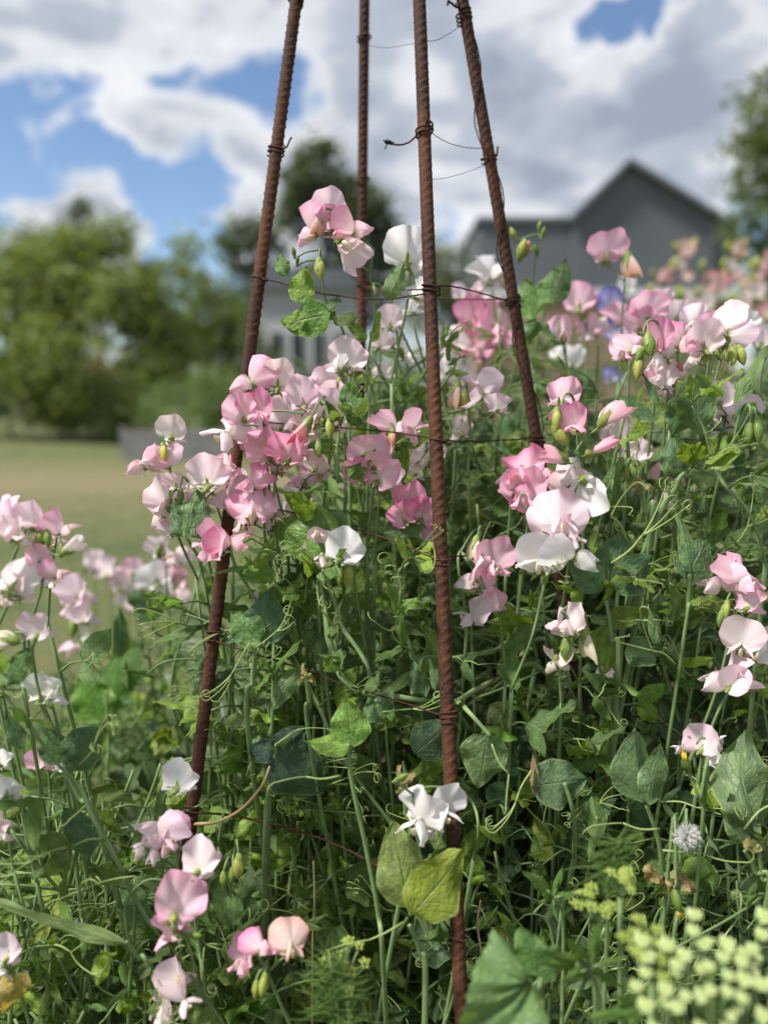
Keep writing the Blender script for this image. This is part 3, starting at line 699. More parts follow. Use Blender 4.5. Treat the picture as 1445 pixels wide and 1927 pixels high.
tree('shrub', 'dark shrub in front of the pale cottage', ground_at(500, 24), [ell(480, 740, 24, 160, 110), ell(590, 745, 24, 170, 90), ell(680, 720, 24, 140, 140)], 70, 70, .08, .4, (0.055, 0.085, 0.035), 14, 'shrub', SG, .05)
tree('shrub', 'olive shrub under the grey house wall', ground_at(980, 20), [ell(930, 690, 20, 200, 140), ell(1080, 700, 20, 220, 120), ell(1250, 690, 20, 240, 130), ell(1400, 660, 20, 200, 190)], 120, 70, .07, .4, (0.075, 0.11, 0.035), 15, 'shrub', SG, .05)
# wooded skyline far off, one mass
def skyline():
    r = np.random.default_rng(31); X = np.linspace(-75, 75, 260); cen = []; rad = []
    for x in X:
        h = 3.2 + 1.2 * math.sin(x * .17) + .8 * math.sin(x * .43 + 1)
        for k in range(3): cen.append((x + r.normal(0, .4), 62 + r.normal(0, 1.5), h * (k + .6) / 3)); rad.append(1.5)
    v, q, lu, lv = leaf_cloud(r, np.array(cen), np.array(rad), 26, .34); v[:, 2] = np.maximum(v[:, 2], .01)
    tag(obj('distant_wood', fast_mesh('wood', v, q, 'tree_leaf', {'lu': lu, 'lv': lv}), color=(.06, .085, .04)), 'dark band of far off woodland along the horizon', 'woodland', kind='stuff')
skyline()
# one red bloom on the left tree
def red_bloom():
    p = PW(190, 690, 17.2); root = empty('red_flower_bush', (p.x, 17.2, 0)); tag(root, 'small red flowering shrub under the light green tree', 'shrub')
    b = MB(); r = np.random.default_rng(4)
    for i in range(5): b.tube(smooth_path([(r.normal(0, .05), r.normal(0, .05), 0), (r.normal(0, .1), 0, p.z * .5), (r.normal(0, .12), r.normal(0, .1), p.z)], 6), .012, 5)
    obj('stem', b.build('stem', 'stem'), root)
    v, q, lu, lv = leaf_cloud(r, np.array([(0, 0, p.z)]), np.array([.32]), 90, .06); obj('petals', fast_mesh('petals', v, q, 'tree_leaf', {'lu': lu, 'lv': lv}), root, color=(.42, .05, .03))
    v, q, lu, lv = leaf_cloud(r, np.array([(0, 0, p.z * .7), (0, 0, p.z * .4)]), np.array([.5, .5]), 130, .06); obj('leaves', fast_mesh('leaves', v, q, 'tree_leaf', {'lu': lu, 'lv': lv}), root, color=(.06, .10, .03))
red_bloom()

# ================================================================== OBELISK
LEGS = {'front': [(788, 0, .687), (869, 1927, .605)], 'left': [(556, 0, .735), (361, 1545, .68)],
        'right': [(867, 0, .750), (1062, 1130, .765)], 'back': [(686, 0, .870), (681, 800, .95)]}
LEGLINE = {k: (P(*a), P(*b)) for k, (a, b) in LEGS.items()}
def leg_at_z(k, z):
    a, b = LEGLINE[k]; return a + (b - a) * ((z - a.z) / (b.z - a.z))
def leg_at_y(k, y):
    """point of the leg that projects to image row y"""
    a, b = LEGLINE[k]; lo, hi = -1.0, 2.5
    for _ in range(40):
        m = (lo + hi) / 2; p = a + (b - a) * m; q = p - CAMP; yy = CY - F * q.dot(UPV) / q.dot(FWD)
        if yy < y: lo = m
        else: hi = m
    return a + (b - a) * ((lo + hi) / 2)
def proj(p):
    q = Vector(p) - CAMP; d = q.dot(FWD); return (CX + F * q.x / d, CY - F * q.dot(UPV) / d, d)
OB = empty('rebar_obelisk', (0.02, 0.80, 0)); tag(OB, 'rusty four legged rebar obelisk tied with wire, sweet peas climbing through it', 'plant support')
OBL = OB.location
def rebar(k):
    top, bot = leg_at_z(k, 2.05), leg_at_z(k, 0.0)
    L = (top - bot).length; dirn = (top - bot).normalized()
    n = int(L / 0.00125); seg = 20
    s = np.linspace(0, L, n); a = np.linspace(0, 2 * math.pi, seg, endpoint=False)
    S, A = np.meshgrid(s, a, indexing='ij')
    S = S + .0012 * np.convolve(rng.normal(0, 1, n + 8), np.ones(9) / 9, 'valid')[:n, None]
    off = {'front': .4, 'left': 1.2, 'right': -.6, 'back': .2}[k]
    A0 = A + off
    # oblique crescent ribs on two sides, and two long ribs between them
    half = np.mod(A0, math.pi); hgt = np.sin(half) ** .6
    ph = (S / 0.0082) + np.where(np.mod(A0, 2 * math.pi) < math.pi, 1, -1) * (half - math.pi / 2) * 0.42
    rib = np.clip(np.cos(2 * math.pi * ph), 0, 1) ** 3.5 * np.clip(hgt * 1.6 - .6, 0, 1)
    lon = np.exp(-(np.minimum(half, math.pi - half) / .16) ** 2)
    rib = rib * (.55 + .45 * np.clip(np.convolve(rng.normal(0, 1, n + 60), np.ones(61) / 61, 'valid')[:n, None] * 6 + .5, 0, 1))
    rr = 0.0058 + 0.00110 * rib + 0.0007 * lon + 0.00012 * np.sin(S * 900 + 5 * A) + rng.normal(0, .00006, S.shape)
    m3 = frame(dirn, 0, (0, -1, 0)); X = np.array(m3.col[0]); Z = np.array(m3.col[2]); D = np.array(dirn)
    b = np.array(bot - OBL)
    w1, w2 = rng.uniform(0, 6, 2); bendx = .0013 * np.sin(s * 4.1 + w1); bendz = .0012 * np.sin(s * 5.3 + w2)
    b = b + bendx[:, None, None] * X + bendz[:, None, None] * Z
    v = b + np.broadcast_to(s[:, None], A.shape)[..., None] * D + rr[..., None] * (np.cos(A)[..., None] * X + np.sin(A)[..., None] * Z)
    idx = np.arange(n * seg).reshape(n, seg)
    q = np.stack([idx[:-1], np.roll(idx[:-1], -1, 1), np.roll(idx[1:], -1, 1), idx[1:]], -1).reshape(-1, 4)
    obj('leg', fast_mesh('leg', v.reshape(-1, 3), q, 'rust', {'rib': rib.ravel()}, smooth=True), OB)
for k in LEGS: rebar(k)
def wire_tie(k, y, turns=2.2, tail=0.0, r=.0009):
    p = leg_at_y(k, y) - OBL; a, b = LEGLINE[k]; d = (a - b).normalized(); m3 = frame(d, 0, (0, -1, 0)); X, Z = m3.col[0], m3.col[2]
    pts = []; n = int(26 * turns); ph = random.uniform(0, 6)
    for i in range(n):
        th = ph + 2 * math.pi * turns * i / n; rad = .0076 + .0004 * math.sin(3 * th)
        pts.append(p + d * ((i / n - .5) * .0042 * turns + .0016 * math.sin(th + ph)) + X * rad * math.cos(th) + Z * rad * math.sin(th))
    if tail:
        e = pts[-1]
        for i in range(1, 6): pts.append(e + (e - p).normalized() * tail * i / 5 + d * (-.004 * math.sin(i)))
    m = MB(); m.tube(pts, r, 6); obj('wire_tie', m.build('wire_tie', 'rust'), OB)
random.seed(21)
for k, y, tn, tl in (('front', 247, 2.1, .006), ('front', 545, 2.2, 0), ('front', 828, 1.3, 0), ('front', 1058, 2.1, 0), ('front', 1347, 2.3, 0), ('front', 1760, 1.3, 0),
                     ('left', 2, 1.5, 0), ('left', 284, 2.6, .008), ('left', 525, 1.2, 0), ('left', 1195, 2.4, 0), ('left', 1520, 2.0, 0),
                     ('right', 32, 3.0, .010), ('right', 300, 1.6, .006), ('right', 565, 2.0, 0), ('right', 826, 2.0, 0),
                     ('back', 72, 1.6, .003), ('back', 340, 1.1, 0), ('back', 535, 1.4, 0), ('back', 800, 1.4, 0)):
    wire_tie(k, y, tn, tl)
def wire(pts, r=.00075, sag=.004, n=26):
    q = smooth_path([Vector(p) - OBL for p in pts], n)
    q[1:-1] += np.convolve(rng.normal(0, 1, n + 4), np.ones(7) / 7, 'valid')[:n - 2, None] * np.array((.0004, .0006, .0012)); m = MB(); m.tube(q, r, 5); obj('wire', m.build('wire', 'rust'), OB)
def span(k1, y1, k2, y2, sag=.006, r=.00075):
    a, b = leg_at_y(k1, y1), leg_at_y(k2, y2); d = (b - a).normalized(); off = Vector((0, -.0065, 0))
    wire([a + off, a.lerp(b, .3) + Vector((0, 0, -sag)), a.lerp(b, .62) + Vector((0, 0, -sag * .8)), b + off], r)
span('front', 545, 'back', 540, .001); span('front', 552, 'left', 525, .010); span('back', 540, 'right', 565); span('front', 540, 'right', 570, -.004)
span('front', 828, 'right', 824, .002); span('front', 828, 'left', 790, -.002); span('left', 800, 'back', 800, .003)
span('front', 1052, 'left', 940, -.004); span('right', 968, 'back', 900, .01); span('right', 968, 'front', 1045, .02)
span('front', 1345, 'left', 1200, .004); span('front', 1345, 'right', 1130, .01); span('left', 1200, 'back', 1080, .006)
a_, b_ = leg_at_y('left', 1522), leg_at_y('front', 1760)
wire([a_ + Vector((0, -.006, 0)), P(470, 1543, .68), P(600, 1575, .67), P(700, 1625, .66), P(800, 1690, .645), b_ + Vector((0, -.006, 0))], .0011)
wire([P(900, 1650, .74), P(940, 1600, .76), P(1000, 1500, .8), leg_at_y('right', 1350)], .0010)
# loose wire ends near the top: one hangs from the front leg, one runs down the right leg
fr = leg_at_y('front', 252)
wire([fr + Vector((-.004, -.007, 0)), P(770, 268, .70), P(748, 272, .705), P(722, 264, .71)], .0009)
m_ = MB(); c_ = P(730, 268, .708) - OBL
for i in range(4): m_.tube(smooth_path([c_ + Vector((rng.normal(0, .002), rng.normal(0, .002), rng.normal(0, .001))) for _ in range(6)], 18), .0008, 5)
m_.tube([c_, c_ + Vector((-.003, 0, -.006))], .0006, 5); obj('wire_knot', m_.build('wire_knot', 'rust'), OB)
for ya, yb in ((10, 300), (300, 580), (560, 850)):
    pts = []
    for i in range(9):
        y = ya + (yb - ya) * i / 8; p = leg_at_y('right', y); th = ya + i * .9
        pts.append(p + Vector((math.cos(th) * .0085, -abs(math.sin(th)) * .0075 - .0006, 0)))
    wire(pts, .0007, n=40)
wire([leg_at_y('right', 18) + Vector((-.004, -.007, 0)), P(858, 14, .742), P(850, 6, .738), P(843, 2, .735), P(842, 10, .735)], .0011)
# thin spans high up
span('front', 82, 'right', 45, .003, .0003); span('front', 244, 'right', 285, .004, .00035); span('back', 88, 'front', 86, .001, .00025); span('front', 342, 'right', 312, .001, .00025)
# ================================================================== SWEET PEAS IN FLOWER
YG, GB, PE, CO, CR = (.42, .46, .10), (.20, .30, .06), (.70, .38, .24), (.72, .22, .24), (.72, .62, .40)
def ground_path(low, spread=.05):
    """carry a stem from its lowest drawn point down to the soil"""
    low = Vector(low); x = low.x * .92 + random.uniform(-spread, spread); y = max(.52, low.y + random.uniform(.06, .24))
    m = low.lerp(Vector((x, y, 0)), .5) + Vector((random.uniform(-.03, .03), random.uniform(-.03, .03), 0))
    return [m, Vector((x, y, 0.0))]
PLANT_N = [0]
def flowering(label, d, via, fl=(), buds=(), leaves=(), nodes=3, tall=None, group='sweet peas in flower', nodecol=None, name='sweet_pea'):
    """via: image points of the flower stalk from its tip down (x, y[, depth]); fl: blooms; buds; leaves: drawn leaves"""
    PLANT_N[0] += 1; random.seed(1000 + PLANT_N[0])
    v3 = [P(p[0], p[1], p[2] if len(p) > 2 else d + .012 * i) for i, p in enumerate(via)]
    gp = ground_path(v3[-1]); base = gp[-1]
    s = Plant(name, base); tag(s.root, label, 'flower', group)
    stalk = smooth_path(v3, 8 * len(v3))
    rad = .0013 if d < 1 else .0015
    s.tube(v3, [rad * .8, rad, rad * 1.1], 6, n=8 * len(v3))
    full = [v3[-1] + (v3[-1] - v3[-2]).normalized() * -.004, *gp]
    main = s.tube(full, [.0017, .0026, .0032], 7, .62, n=22) + np.array(s.base)
    def att(p):
        q = np.array(p); k = len(stalk); lim = stalk[:max(4, int(k * .6))]
        dd = np.linalg.norm(lim - q, axis=1) + np.maximum(0, lim[:, 2] - q[2] + .004) * .8
        return lim[int(np.argmin(dd))]
    for f in fl:
        x, y, size, yaw, pitch, roll, tint = f[:7]; st = f[7] if len(f) > 7 else 'open'; dd = f[8] if len(f) > 8 else d + random.uniform(-.012, .012)
        s.flower(x, y, size, yaw, pitch, roll, tint, dd, st, att(P(x, y + size * .35, dd)))
    for b in buds:
        x, y, size, ang, tint = b[:5]; dd = b[5] if len(b) > 5 else d - .004
        s.bud(x, y, size, ang, tint, dd, att(P(x, y - size * .6, dd)) if size > 0 else None)
    for l in leaves:
        s.leaf_px(*l[:4], l[4] if len(l) > 4 else d, *(l[5:]))
    for i in range(nodes):
        q = main[int(1 + i * 2.3)]
        s.node(q, random.uniform(-2.9, -.2), R(random.uniform(-5, 40)), random.uniform(.032, .05), random.uniform(.015, .04), nodecol, .6, random.uniform(.2, .7))
    s.close(); return s

# --- top of the obelisk
flowering('pale pink sweet pea, the topmost spray, between left and back legs', .70, [(703, 470), (697, 520), (706, 590), (694, 660), (688, 740)],
    [(572, 428, 66, -62, -25, 28, 'M', 'fold'), (622, 384, 62, 172, 15, -4, 'L', 'open'), (640, 420, 64, 150, 0, 40, 'M', 'fold'), (672, 418, 62, 78, 10, 12, 'M', 'fold'), (655, 478, 66, 40, -10, -150, 'P', 'cup')],
    [(604, 420, 44, 186, PE)], [(575, 604, 524, 598, .69, .8, BRIGHT)], 2)
flowering('sweet pea shoot with green buds and a broad bright leaf beside the left leg', .69, [(602, 470), (612, 560), (640, 610), (660, 660), (700, 730)],
    [], [(600, 506, 44, 182, YG), (553, 474, 20, -10, GB), (560, 490, 18, 10, GB)],
    [(622, 590, 526, 606, .685, .9, (.10, .20, .035), LEAVES[3]), (612, 604, 622, 545, .69, .8, (.07, .13, .05)), (628, 606, 680, 590, .69, .5), (560, 570, 578, 495, .69, .9, BRIGHT), (536, 520, 528, 470, .69, .7, (.10, .18, .05))], 2)
flowering('large white sweet pea seen from behind, left of the front leg', .735, [(772, 500), (768, 560), (752, 640), (735, 720)],
    [(770, 470, 84, 168, 5, 4, 'W', 'wavy'), (792, 550, 46, 120, -20, -20, 'W', 'open')], [], [(726, 562, 762, 492, .72, .6, (.10, .17, .06), LEAVES[2]), (690, 640, 648, 600, .73, .7), (700, 645, 716, 588, .73, .6)], 3)
flowering('faded pale sweet pea blooms low behind the large white one', .80, [(745, 580), (748, 660), (740, 760)],
    [(735, 600, 52, 170, 0, 0, 'P'), (768, 575, 44, -120, 0, 0, 'W', 'wavy'), (720, 640, 46, 150, 10, 20, 'P')], [(705, 545, 20, 170, CR)], [], 3)

# --- the dense pink cluster left of centre
flowering('pink and cream sweet peas topping the big cluster at the left leg', .665, [(505, 745), (500, 800), (515, 900), (540, 1000)],
    [(462, 703, 68, -50, 5, 10, 'M', 'fold'), (525, 708, 66, 178, 12, 6, 'C', 'open'), (572, 744, 66, 172, 15, -6, 'L', 'open')], [], [], 2)
flowering('bright pink frilly sweet pea spray in the middle of the big cluster', .655, [(498, 808), (500, 850), (508, 930), (512, 1000)],
    [(484, 768, 74, 0, 10, 12, 'D', 'cup'), (428, 800, 80, -35, 0, -30, 'L', 'wavy'), (462, 808, 66, -20, -15, -50, 'D', 'wavy'), (452, 770, 64, 190, 10, -20, 'M', 'wavy')], [], [], 2)
flowering('light pink sweet pea with a folded banner behind the coral bud', .685, [(570, 812), (566, 860), (560, 950), (552, 1010)],
    [(545, 778, 70, 40, 10, -12, 'P', 'fold'), (612, 764, 80, 178, 12, 10, 'L', 'open'), (592, 800, 58, 150, -10, 30, 'P', 'wavy')], [], [], 1)
flowering('sweet pea stalk with a hanging coral bud at its hooked tip', .66, [(606, 762), (612, 745), (621, 760), (624, 830), (612, 930), (604, 1000)],
    [], [(572, 808, 56, 212, CO), (622, 806, 40, 170, YG), (598, 845, 34, 182, GB)], [(655, 900, 700, 838, .67, .8, (.12, .21, .04)), (652, 720, 668, 790, .655, .8, (.08, .15, .05)), (680, 800, 655, 730, .65, .85, (.07, .14, .05))], 1)
flowering('marbled pink sweet pea spray below the centre of the big cluster', .66, [(522, 878), (516, 930), (520, 1010), (530, 1080)],
    [(508, 838, 74, 175, 8, -8, 'M', 'wavy'), (552, 846, 72, 165, 0, 14, 'D', 'wavy'), (584, 838, 60, 120, 5, 20, 'M', 'wavy'), (536, 876, 52, 160, -20, 10, 'M', 'wavy')], [], [], 1)
flowering('deep pink ruffled sweet pea above a large pale pink bloom on the left leg', .665, [(500, 918), (496, 960), (500, 1020), (510, 1090)],
    [(470, 900, 58, -40, 0, -10, 'D', 'wavy'), (428, 920, 84, -100, 8, -6, 'L', 'open', .68), (474, 948, 92, 5, 8, 0, 'M', 'open'), (462, 976, 60, 20, -30, 0, 'M', 'fold')], [], [], 2)
flowering('cream white sweet pea tucked under the marbled pink spray', .70, [(560, 940), (566, 990), (570, 1060)],
    [(538, 940, 64, 70, 10, 20, 'W', 'fold'), (575, 920, 46, 150, 0, 0, 'P', 'wavy'), (596, 900, 40, -30, 0, 0, 'C', 'wavy')], [(606, 896, 30, 150, PE)], [], 2)
flowering('pink sweet pea with two spread petals beside the left leg, above the tie', .645, [(436, 1040), (448, 1075), (470, 1110), (520, 1200)],
    [(408, 1018, 76, -40, 0, -40, 'M', 'cup'), (436, 1004, 70, 75, 15, 38, 'D', 'fold')], [], [(470, 1066, 396, 1062, .65, .3, (.10, .17, .05), NARROW[1])], 2)
flowering('cream round sweet pea and pink side bloom left of the big cluster', .665, [(304, 838), (314, 830), (320, 880), (326, 960), (380, 1060)],
    [(326, 806, 56, 178, 10, 4, 'C', 'open'), (262, 864, 58, -70, 0, -28, 'M', 'fold'), (286, 856, 58, -45, 5, 16, 'L', 'fold')], [(308, 852, 40, 178, (.62, .56, .10))], [(345, 1010, 322, 935, .66, .85, (.075, .135, .06)), (350, 1015, 364, 905, .655, .85, (.09, .16, .06)), (372, 1010, 382, 930, .655, .85, (.075, .135, .06))], 2)
flowering('pale pink sweet pea with arched stalk left of the left leg', .675, [(352, 905), (366, 880), (382, 884), (400, 930), (424, 1000), (440, 1060)],
    [(394, 890, 78, 172, 10, 0, 'P', 'open'), (425, 880, 50, 150, 5, 10, 'P', 'open')], [(340, 935, 34, 182, GB)], [], 2)
flowering('large blush sweet pea blooms below the cream one, at the cluster\'s left edge', .70, [(320, 960), (340, 1020), (372, 1090)],
    [(308, 930, 74, -150, 10, -18, 'P', 'wavy'), (296, 962, 54, -120, 0, -30, 'P', 'wavy'), (335, 905, 44, 170, 0, 0, 'P')], [], [], 2)
flowering('blush sweet pea at the top right of the big cluster', .70, [(640, 735), (648, 800), (650, 900)],
    [(655, 668, 74, 172, 10, 8, 'P', 'open'), (632, 684, 40, -130, 0, 0, 'W', 'open'), (618, 712, 62, 178, 5, -20, 'L', 'open'), (634, 740, 44, 165, 0, 14, 'P', 'fold')], [(640, 716, 30, 190, YG)], [], 2)
flowering('small cream sweet pea beside the back leg', .76, [(694, 800), (700, 880)], [(684, 772, 46, 50, 0, 20, 'C', 'fold')], [], [], 1)
flowering('pink sweet pea with upright banner in front of the back leg', .68, [(726, 820), (712, 850), (700, 940), (690, 1040)],
    [(752, 792, 58, 75, 12, -14, 'M', 'fold'), (772, 800, 54, 40, 5, 50, 'M', 'cup')], [(736, 826, 38, 190, PE)], [], 2)
flowering('pair of wide pink sweet peas left of the front leg', .69, [(716, 900), (712, 960), (704, 1060)],
    [(700, 850, 84, 172, 8, -10, 'M', 'open'), (722, 888, 74, 165, 5, 30, 'M', 'open'), (738, 910, 62, 60, 0, 40, 'L', 'cup'), (676, 890, 52, 170, 0, -20, 'D', 'open')], [], [], 2)
flowering('rose edged sweet pea trio touching the left side of the front leg', .70, [(776, 960), (770, 1000), (760, 1080)],
    [(774, 930, 64, 176, 12, 0, 'D', 'wavy'), (800, 960, 62, 165, 5, 20, 'D', 'wavy'), (752, 968, 60, -170, 0, -30, 'D', 'wavy'), (812, 1010, 34, 160, 0, 0, 'D')], [(768, 1052, 24, 150, CO)], [(722, 1006, 806, 974, .69, .5, (.10, .17, .07), LEAVES[2])], 2)

# --- smaller blooms that fill the clusters
for lab, d, via, fl in (
    ('small blush sweet peas filling the top of the big cluster', .70, [(596, 770), (590, 850), (580, 950)], [(592, 728, 52, 176, 8, 6, 'P', 'wavy'), (552, 730, 46, 160, 0, -12, 'L'), (640, 790, 48, 168, 5, 14, 'P', 'wavy')]),
    ('small pink sweet peas low in the big cluster beside a green leaf', .69, [(566, 920), (562, 980), (560, 1060)], [(560, 896, 50, -30, 5, 0, 'M', 'wavy'), (598, 872, 46, 170, 0, 12, 'C', 'wavy'), (520, 986, 48, 160, -5, 20, 'P', 'wavy'), (590, 962, 38, 60, 0, 0, 'W', 'fold')]),
    ('loose blush sweet peas left of the leg under the arched stalk', .69, [(372, 960), (384, 1010), (400, 1090)], [(352, 962, 54, -120, 5, -10, 'P', 'wavy'), (384, 948, 50, 165, 0, 8, 'P', 'wavy'), (442, 880, 46, 150, 5, 0, 'M', 'wavy'), (326, 990, 44, 170, 0, -20, 'L', 'wavy')]),
    ('pale sweet peas half hidden behind the front leg', .79, [(806, 880), (800, 940), (790, 1040)], [(806, 846, 62, 172, 5, 0, 'L'), (790, 880, 46, 150, 0, 20, 'P', 'wavy'), (862, 806, 44, -150, 0, -10, 'P')]),
    ('white faded sweet peas between the back and front legs', .84, [(742, 660), (738, 740), (730, 850)], [(742, 632, 50, 160, 5, 0, 'W', 'wavy'), (716, 700, 42, -140, 0, 0, 'P'), (770, 660, 42, 60, 0, 10, 'W', 'wavy')]),
    ('pink sweet peas filling behind the round rosy bloom', .92, [(1234, 620), (1230, 700), (1224, 800)], [(1180, 590, 52, 40, 5, 0, 'M', 'wavy'), (1240, 560, 46, 170, 5, 0, 'L'), (1278, 586, 48, 150, 5, 10, 'P', 'wavy')]),
    ('blush sweet peas between the bright pink bloom and tall blush spray', .74, [(1336, 660), (1326, 730), (1316, 820)], [(1334, 618, 56, 165, 5, -8, 'M'), (1300, 668, 46, -60, 0, 20, 'P', 'wavy'), (1222, 700, 46, -40, 0, -10, 'M', 'wavy')]),
    ('pink sweet pea trio beside the right leg, under the tie', .72, [(962, 920), (958, 980), (952, 1060)], [(958, 884, 54, -60, 5, 0, 'M', 'wavy'), (1026, 880, 42, 40, 5, 10, 'D', 'wavy'), (940, 760, 40, 150, 0, 0, 'P', 'wavy')]),
    ('small white sweet peas at the far right above the nodding buds', .95, [(1424, 660), (1420, 740)], [(1402, 606, 44, 170, 0, 0, 'W'), (1434, 640, 42, 150, 0, 10, 'P')]),
    ('small pink sweet peas over the pale spray at the left edge', .60, [(104, 1030), (96, 1090), (90, 1180)], [(104, 1010, 42, 160, 5, 0, 'M', 'wavy'), (52, 1050, 44, -40, 0, 0, 'M', 'wavy'), (96, 1090, 38, 60, 0, 20, 'P', 'fold')])):
    flowering(lab, d, via, fl, [(via[0][0] + 14, via[0][1] + 6, 28, 170, GB)], [], 2)
# --- middle of the picture
flowering('blush and white sweet pea with a yellow green bud, above the tangled stems', .655, [(640, 1042), (656, 1030), (664, 1060), (672, 1130), (690, 1230)],
    [(610, 1034, 74, -35, -5, -18, 'P', 'cup'), (650, 1030, 76, 168, 5, 20, 'W', 'open'), (600, 992, 44, 0, 10, 0, 'P', 'fold')], [(654, 1082, 56, 182, YG)],
    [(640, 1015, 500, 985, .66, .75, (.10, .19, .035), LEAVES[3]), (590, 1010, 652, 952, .67, .7, (.07, .13, .045)), (480, 1070, 516, 1010, .65, .85, BRIGHT), (520, 1080, 430, 1075, .655, .7, (.10, .19, .04))], 1)
flowering('wilting lilac sweet pea hanging under the large centre leaf', .70, [(512, 1108), (520, 1160), (530, 1230)], [(512, 1140, 50, 150, -40, 160, 'L', 'fold'), (520, 1158, 40, 100, -40, 180, 'L', 'fold')], [], [], 2)
flowering('shaded pink sweet pea low behind the left leg', .86, [(452, 1366), (455, 1420)], [(452, 1340, 50, 170, 0, 20, 'M'), (470, 1366, 44, 160, 0, 30, 'M')], [], [], 2)
flowering('pink sweet pea pair with a cream bud just right of the front leg', .66, [(905, 1010), (896, 996), (872, 1030), (862, 1060, .67), (880, 1180, .68)],
    [(924, 1052, 72, 12, 8, 6, 'M', 'cup'), (886, 1078, 66, -120, 5, 0, 'P', 'open'), (900, 1096, 52, -160, -10, 20, 'M', 'open')], [(892, 1030, 48, 196, CR)], [], 2)
flowering('two small pink sweet peas below the pink pair, right of the front leg', .665, [(940, 1160), (944, 1200), (952, 1280)],
    [(886, 1150, 62, -60, 5, -30, 'L', 'open'), (932, 1128, 52, 150, 5, 20, 'M', 'open')], [], [], 2)
flowering('big blush sweet pea spray right of the front leg, the largest pale blooms', .635, [(1040, 1070), (1024, 1100), (1000, 1200), (960, 1300)],
    [(1050, 972, 104, -12, 12, 6, 'L', 'open'), (1018, 1046, 86, -15, 2, -6, 'W', 'cup'), (1092, 1030, 84, 72, 0, 38, 'W', 'fold'), (1072, 1000, 60, 40, -10, 30, 'L', 'open')], [], [], 2)
flowering('bright pink sweet pea cluster hiding the foot of the right leg', .68, [(1000, 945), (992, 990), (980, 1080)],
    [(984, 872, 74, -40, 12, 10, 'D', 'wavy'), (985, 918, 84, -10, 5, 4, 'M', 'cup'), (1006, 940, 70, 20, -10, 20, 'M', 'open'), (965, 905, 60, -150, 0, 0, 'M', 'open')], [], [], 2)
flowering('pale sweet pea with green star calyx between the pink cluster and two stalks', .675, [(1062, 925), (1080, 980), (1100, 1080)],
    [(1062, 905, 66, 178, 8, 0, 'P', 'wavy'), (1108, 930, 80, 150, -5, 160, 'W', 'open'), (1100, 885, 66, 30, 5, 10, 'W', 'fold')], [], [], 2)
flowering('closed pink sweet pea nodding beside the right leg\'s end', .655, [(1082, 852), (1094, 870), (1098, 930), (1096, 1020)],
    [], [(1044, 858, 62, -65, (.86, .42, .55)), (1130, 842, 62, 60, (.86, .36, .50)), (1146, 780, 62, 40, (.86, .44, .52))], [], 2)
flowering('pink sweet pea and green bud under a hooked stalk, right of the right leg', .66, [(1050, 780), (1064, 742), (1080, 756), (1086, 830), (1092, 920)],
    [(1078, 788, 64, -35, 5, 8, 'D', 'cup'), (1060, 742, 58, -20, 5, 0, 'M', 'wavy', .70)], [(1046, 790, 50, 184, YG), (1052, 820, 50, 150, YG)], [], 2)
flowering('blurred blush sweet pea behind the closed pink ones', .80, [(1165, 850), (1160, 930)], [(1160, 812, 72, 170, 5, 0, 'P'), (1190, 850, 60, 160, 0, 0, 'P')], [], [], 2)
flowering('blush sweet pea with yellow bud and peach bud right of the front leg\'s lower tie', .645, [(1056, 1150), (1072, 1140), (1096, 1150), (1116, 1220), (1140, 1300), (1150, 1400)],
    [(1066, 1168, 70, -70, 5, 10, 'P', 'open'), (1044, 1166, 48, -110, 0, 0, 'L', 'open')], [(1102, 1208, 56, 176, CR), (1062, 1218, 48, 190, GB)], [(1110, 1160, 1165, 1166, .66, .4, (.13, .19, .07))], 2)
flowering('small peach sweet pea nodding below the yellow bud', .645, [(1046, 1248), (1052, 1270), (1056, 1330)], [(1050, 1258, 52, 175, -60, 175, 'C', 'fold')], [], [], 1)
flowering('tiny lilac sweet pea half hidden among dark stems', .70, [(1140, 1285), (1146, 1340)], [(1140, 1272, 36, 160, 0, 30, 'L', 'wavy')], [], [], 1)

# --- behind the front leg, further back
flowering('pale pink sweet pea with one wing spread, seen between front and right legs', .76, [(880, 742), (884, 800), (880, 900)],
    [(895, 712, 58, -40, 15, 10, 'L', 'fold'), (914, 738, 56, 80, 5, 60, 'L', 'fold')], [(856, 742, 50, 196, PE), (874, 752, 40, 180, YG)], [], 2)
flowering('blurred hot pink sweet peas between the front and right legs', .98, [(912, 660), (905, 740), (895, 860)],
    [(890, 590, 60, -20, 5, 0, 'D', 'cup'), (930, 606, 72, 30, 5, 10, 'M', 'open'), (900, 650, 66, -40, 0, -20, 'D', 'wavy'), (900, 560, 40, 30, 10, 0, 'D'), (950, 640, 40, 150, 0, 20, 'M')], [], [(932, 632, 885, 598, .94, .5, (.075, .14, .05), NARROW[1]), (930, 634, 882, 622, .94, .5, (.075, .14, .05), NARROW[1])], 2)
flowering('blurred blush sweet peas along the right side of the front leg', 1.0, [(866, 700), (870, 780), (872, 880)],
    [(858, 604, 56, -100, 0, 0, 'P'), (862, 638, 66, -40, 0, 10, 'P'), (858, 676, 66, 170, 0, 0, 'P'), (876, 712, 60, 150, 0, 0, 'W'), (845, 700, 50, 170, 0, 0, 'W'), (855, 740, 52, 150, 0, 30, 'P')], [], [], 2)
flowering('blurred white and pink sweet pea left of the right leg, near its middle', .96, [(925, 540), (935, 620), (940, 740)],
    [(930, 498, 62, 40, 10, 10, 'W', 'wavy'), (908, 520, 52, -50, 0, 0, 'P', 'fold')], [(948, 530, 34, 160, CR)], [], 2)
flowering('blurred small lilac sweet peas near the pale wall behind the right leg', 1.1, [(880, 560), (880, 640)], [(868, 550, 34, 150, 0, 0, 'L'), (905, 565, 30, -30, 0, 0, 'L')], [], [], 1)
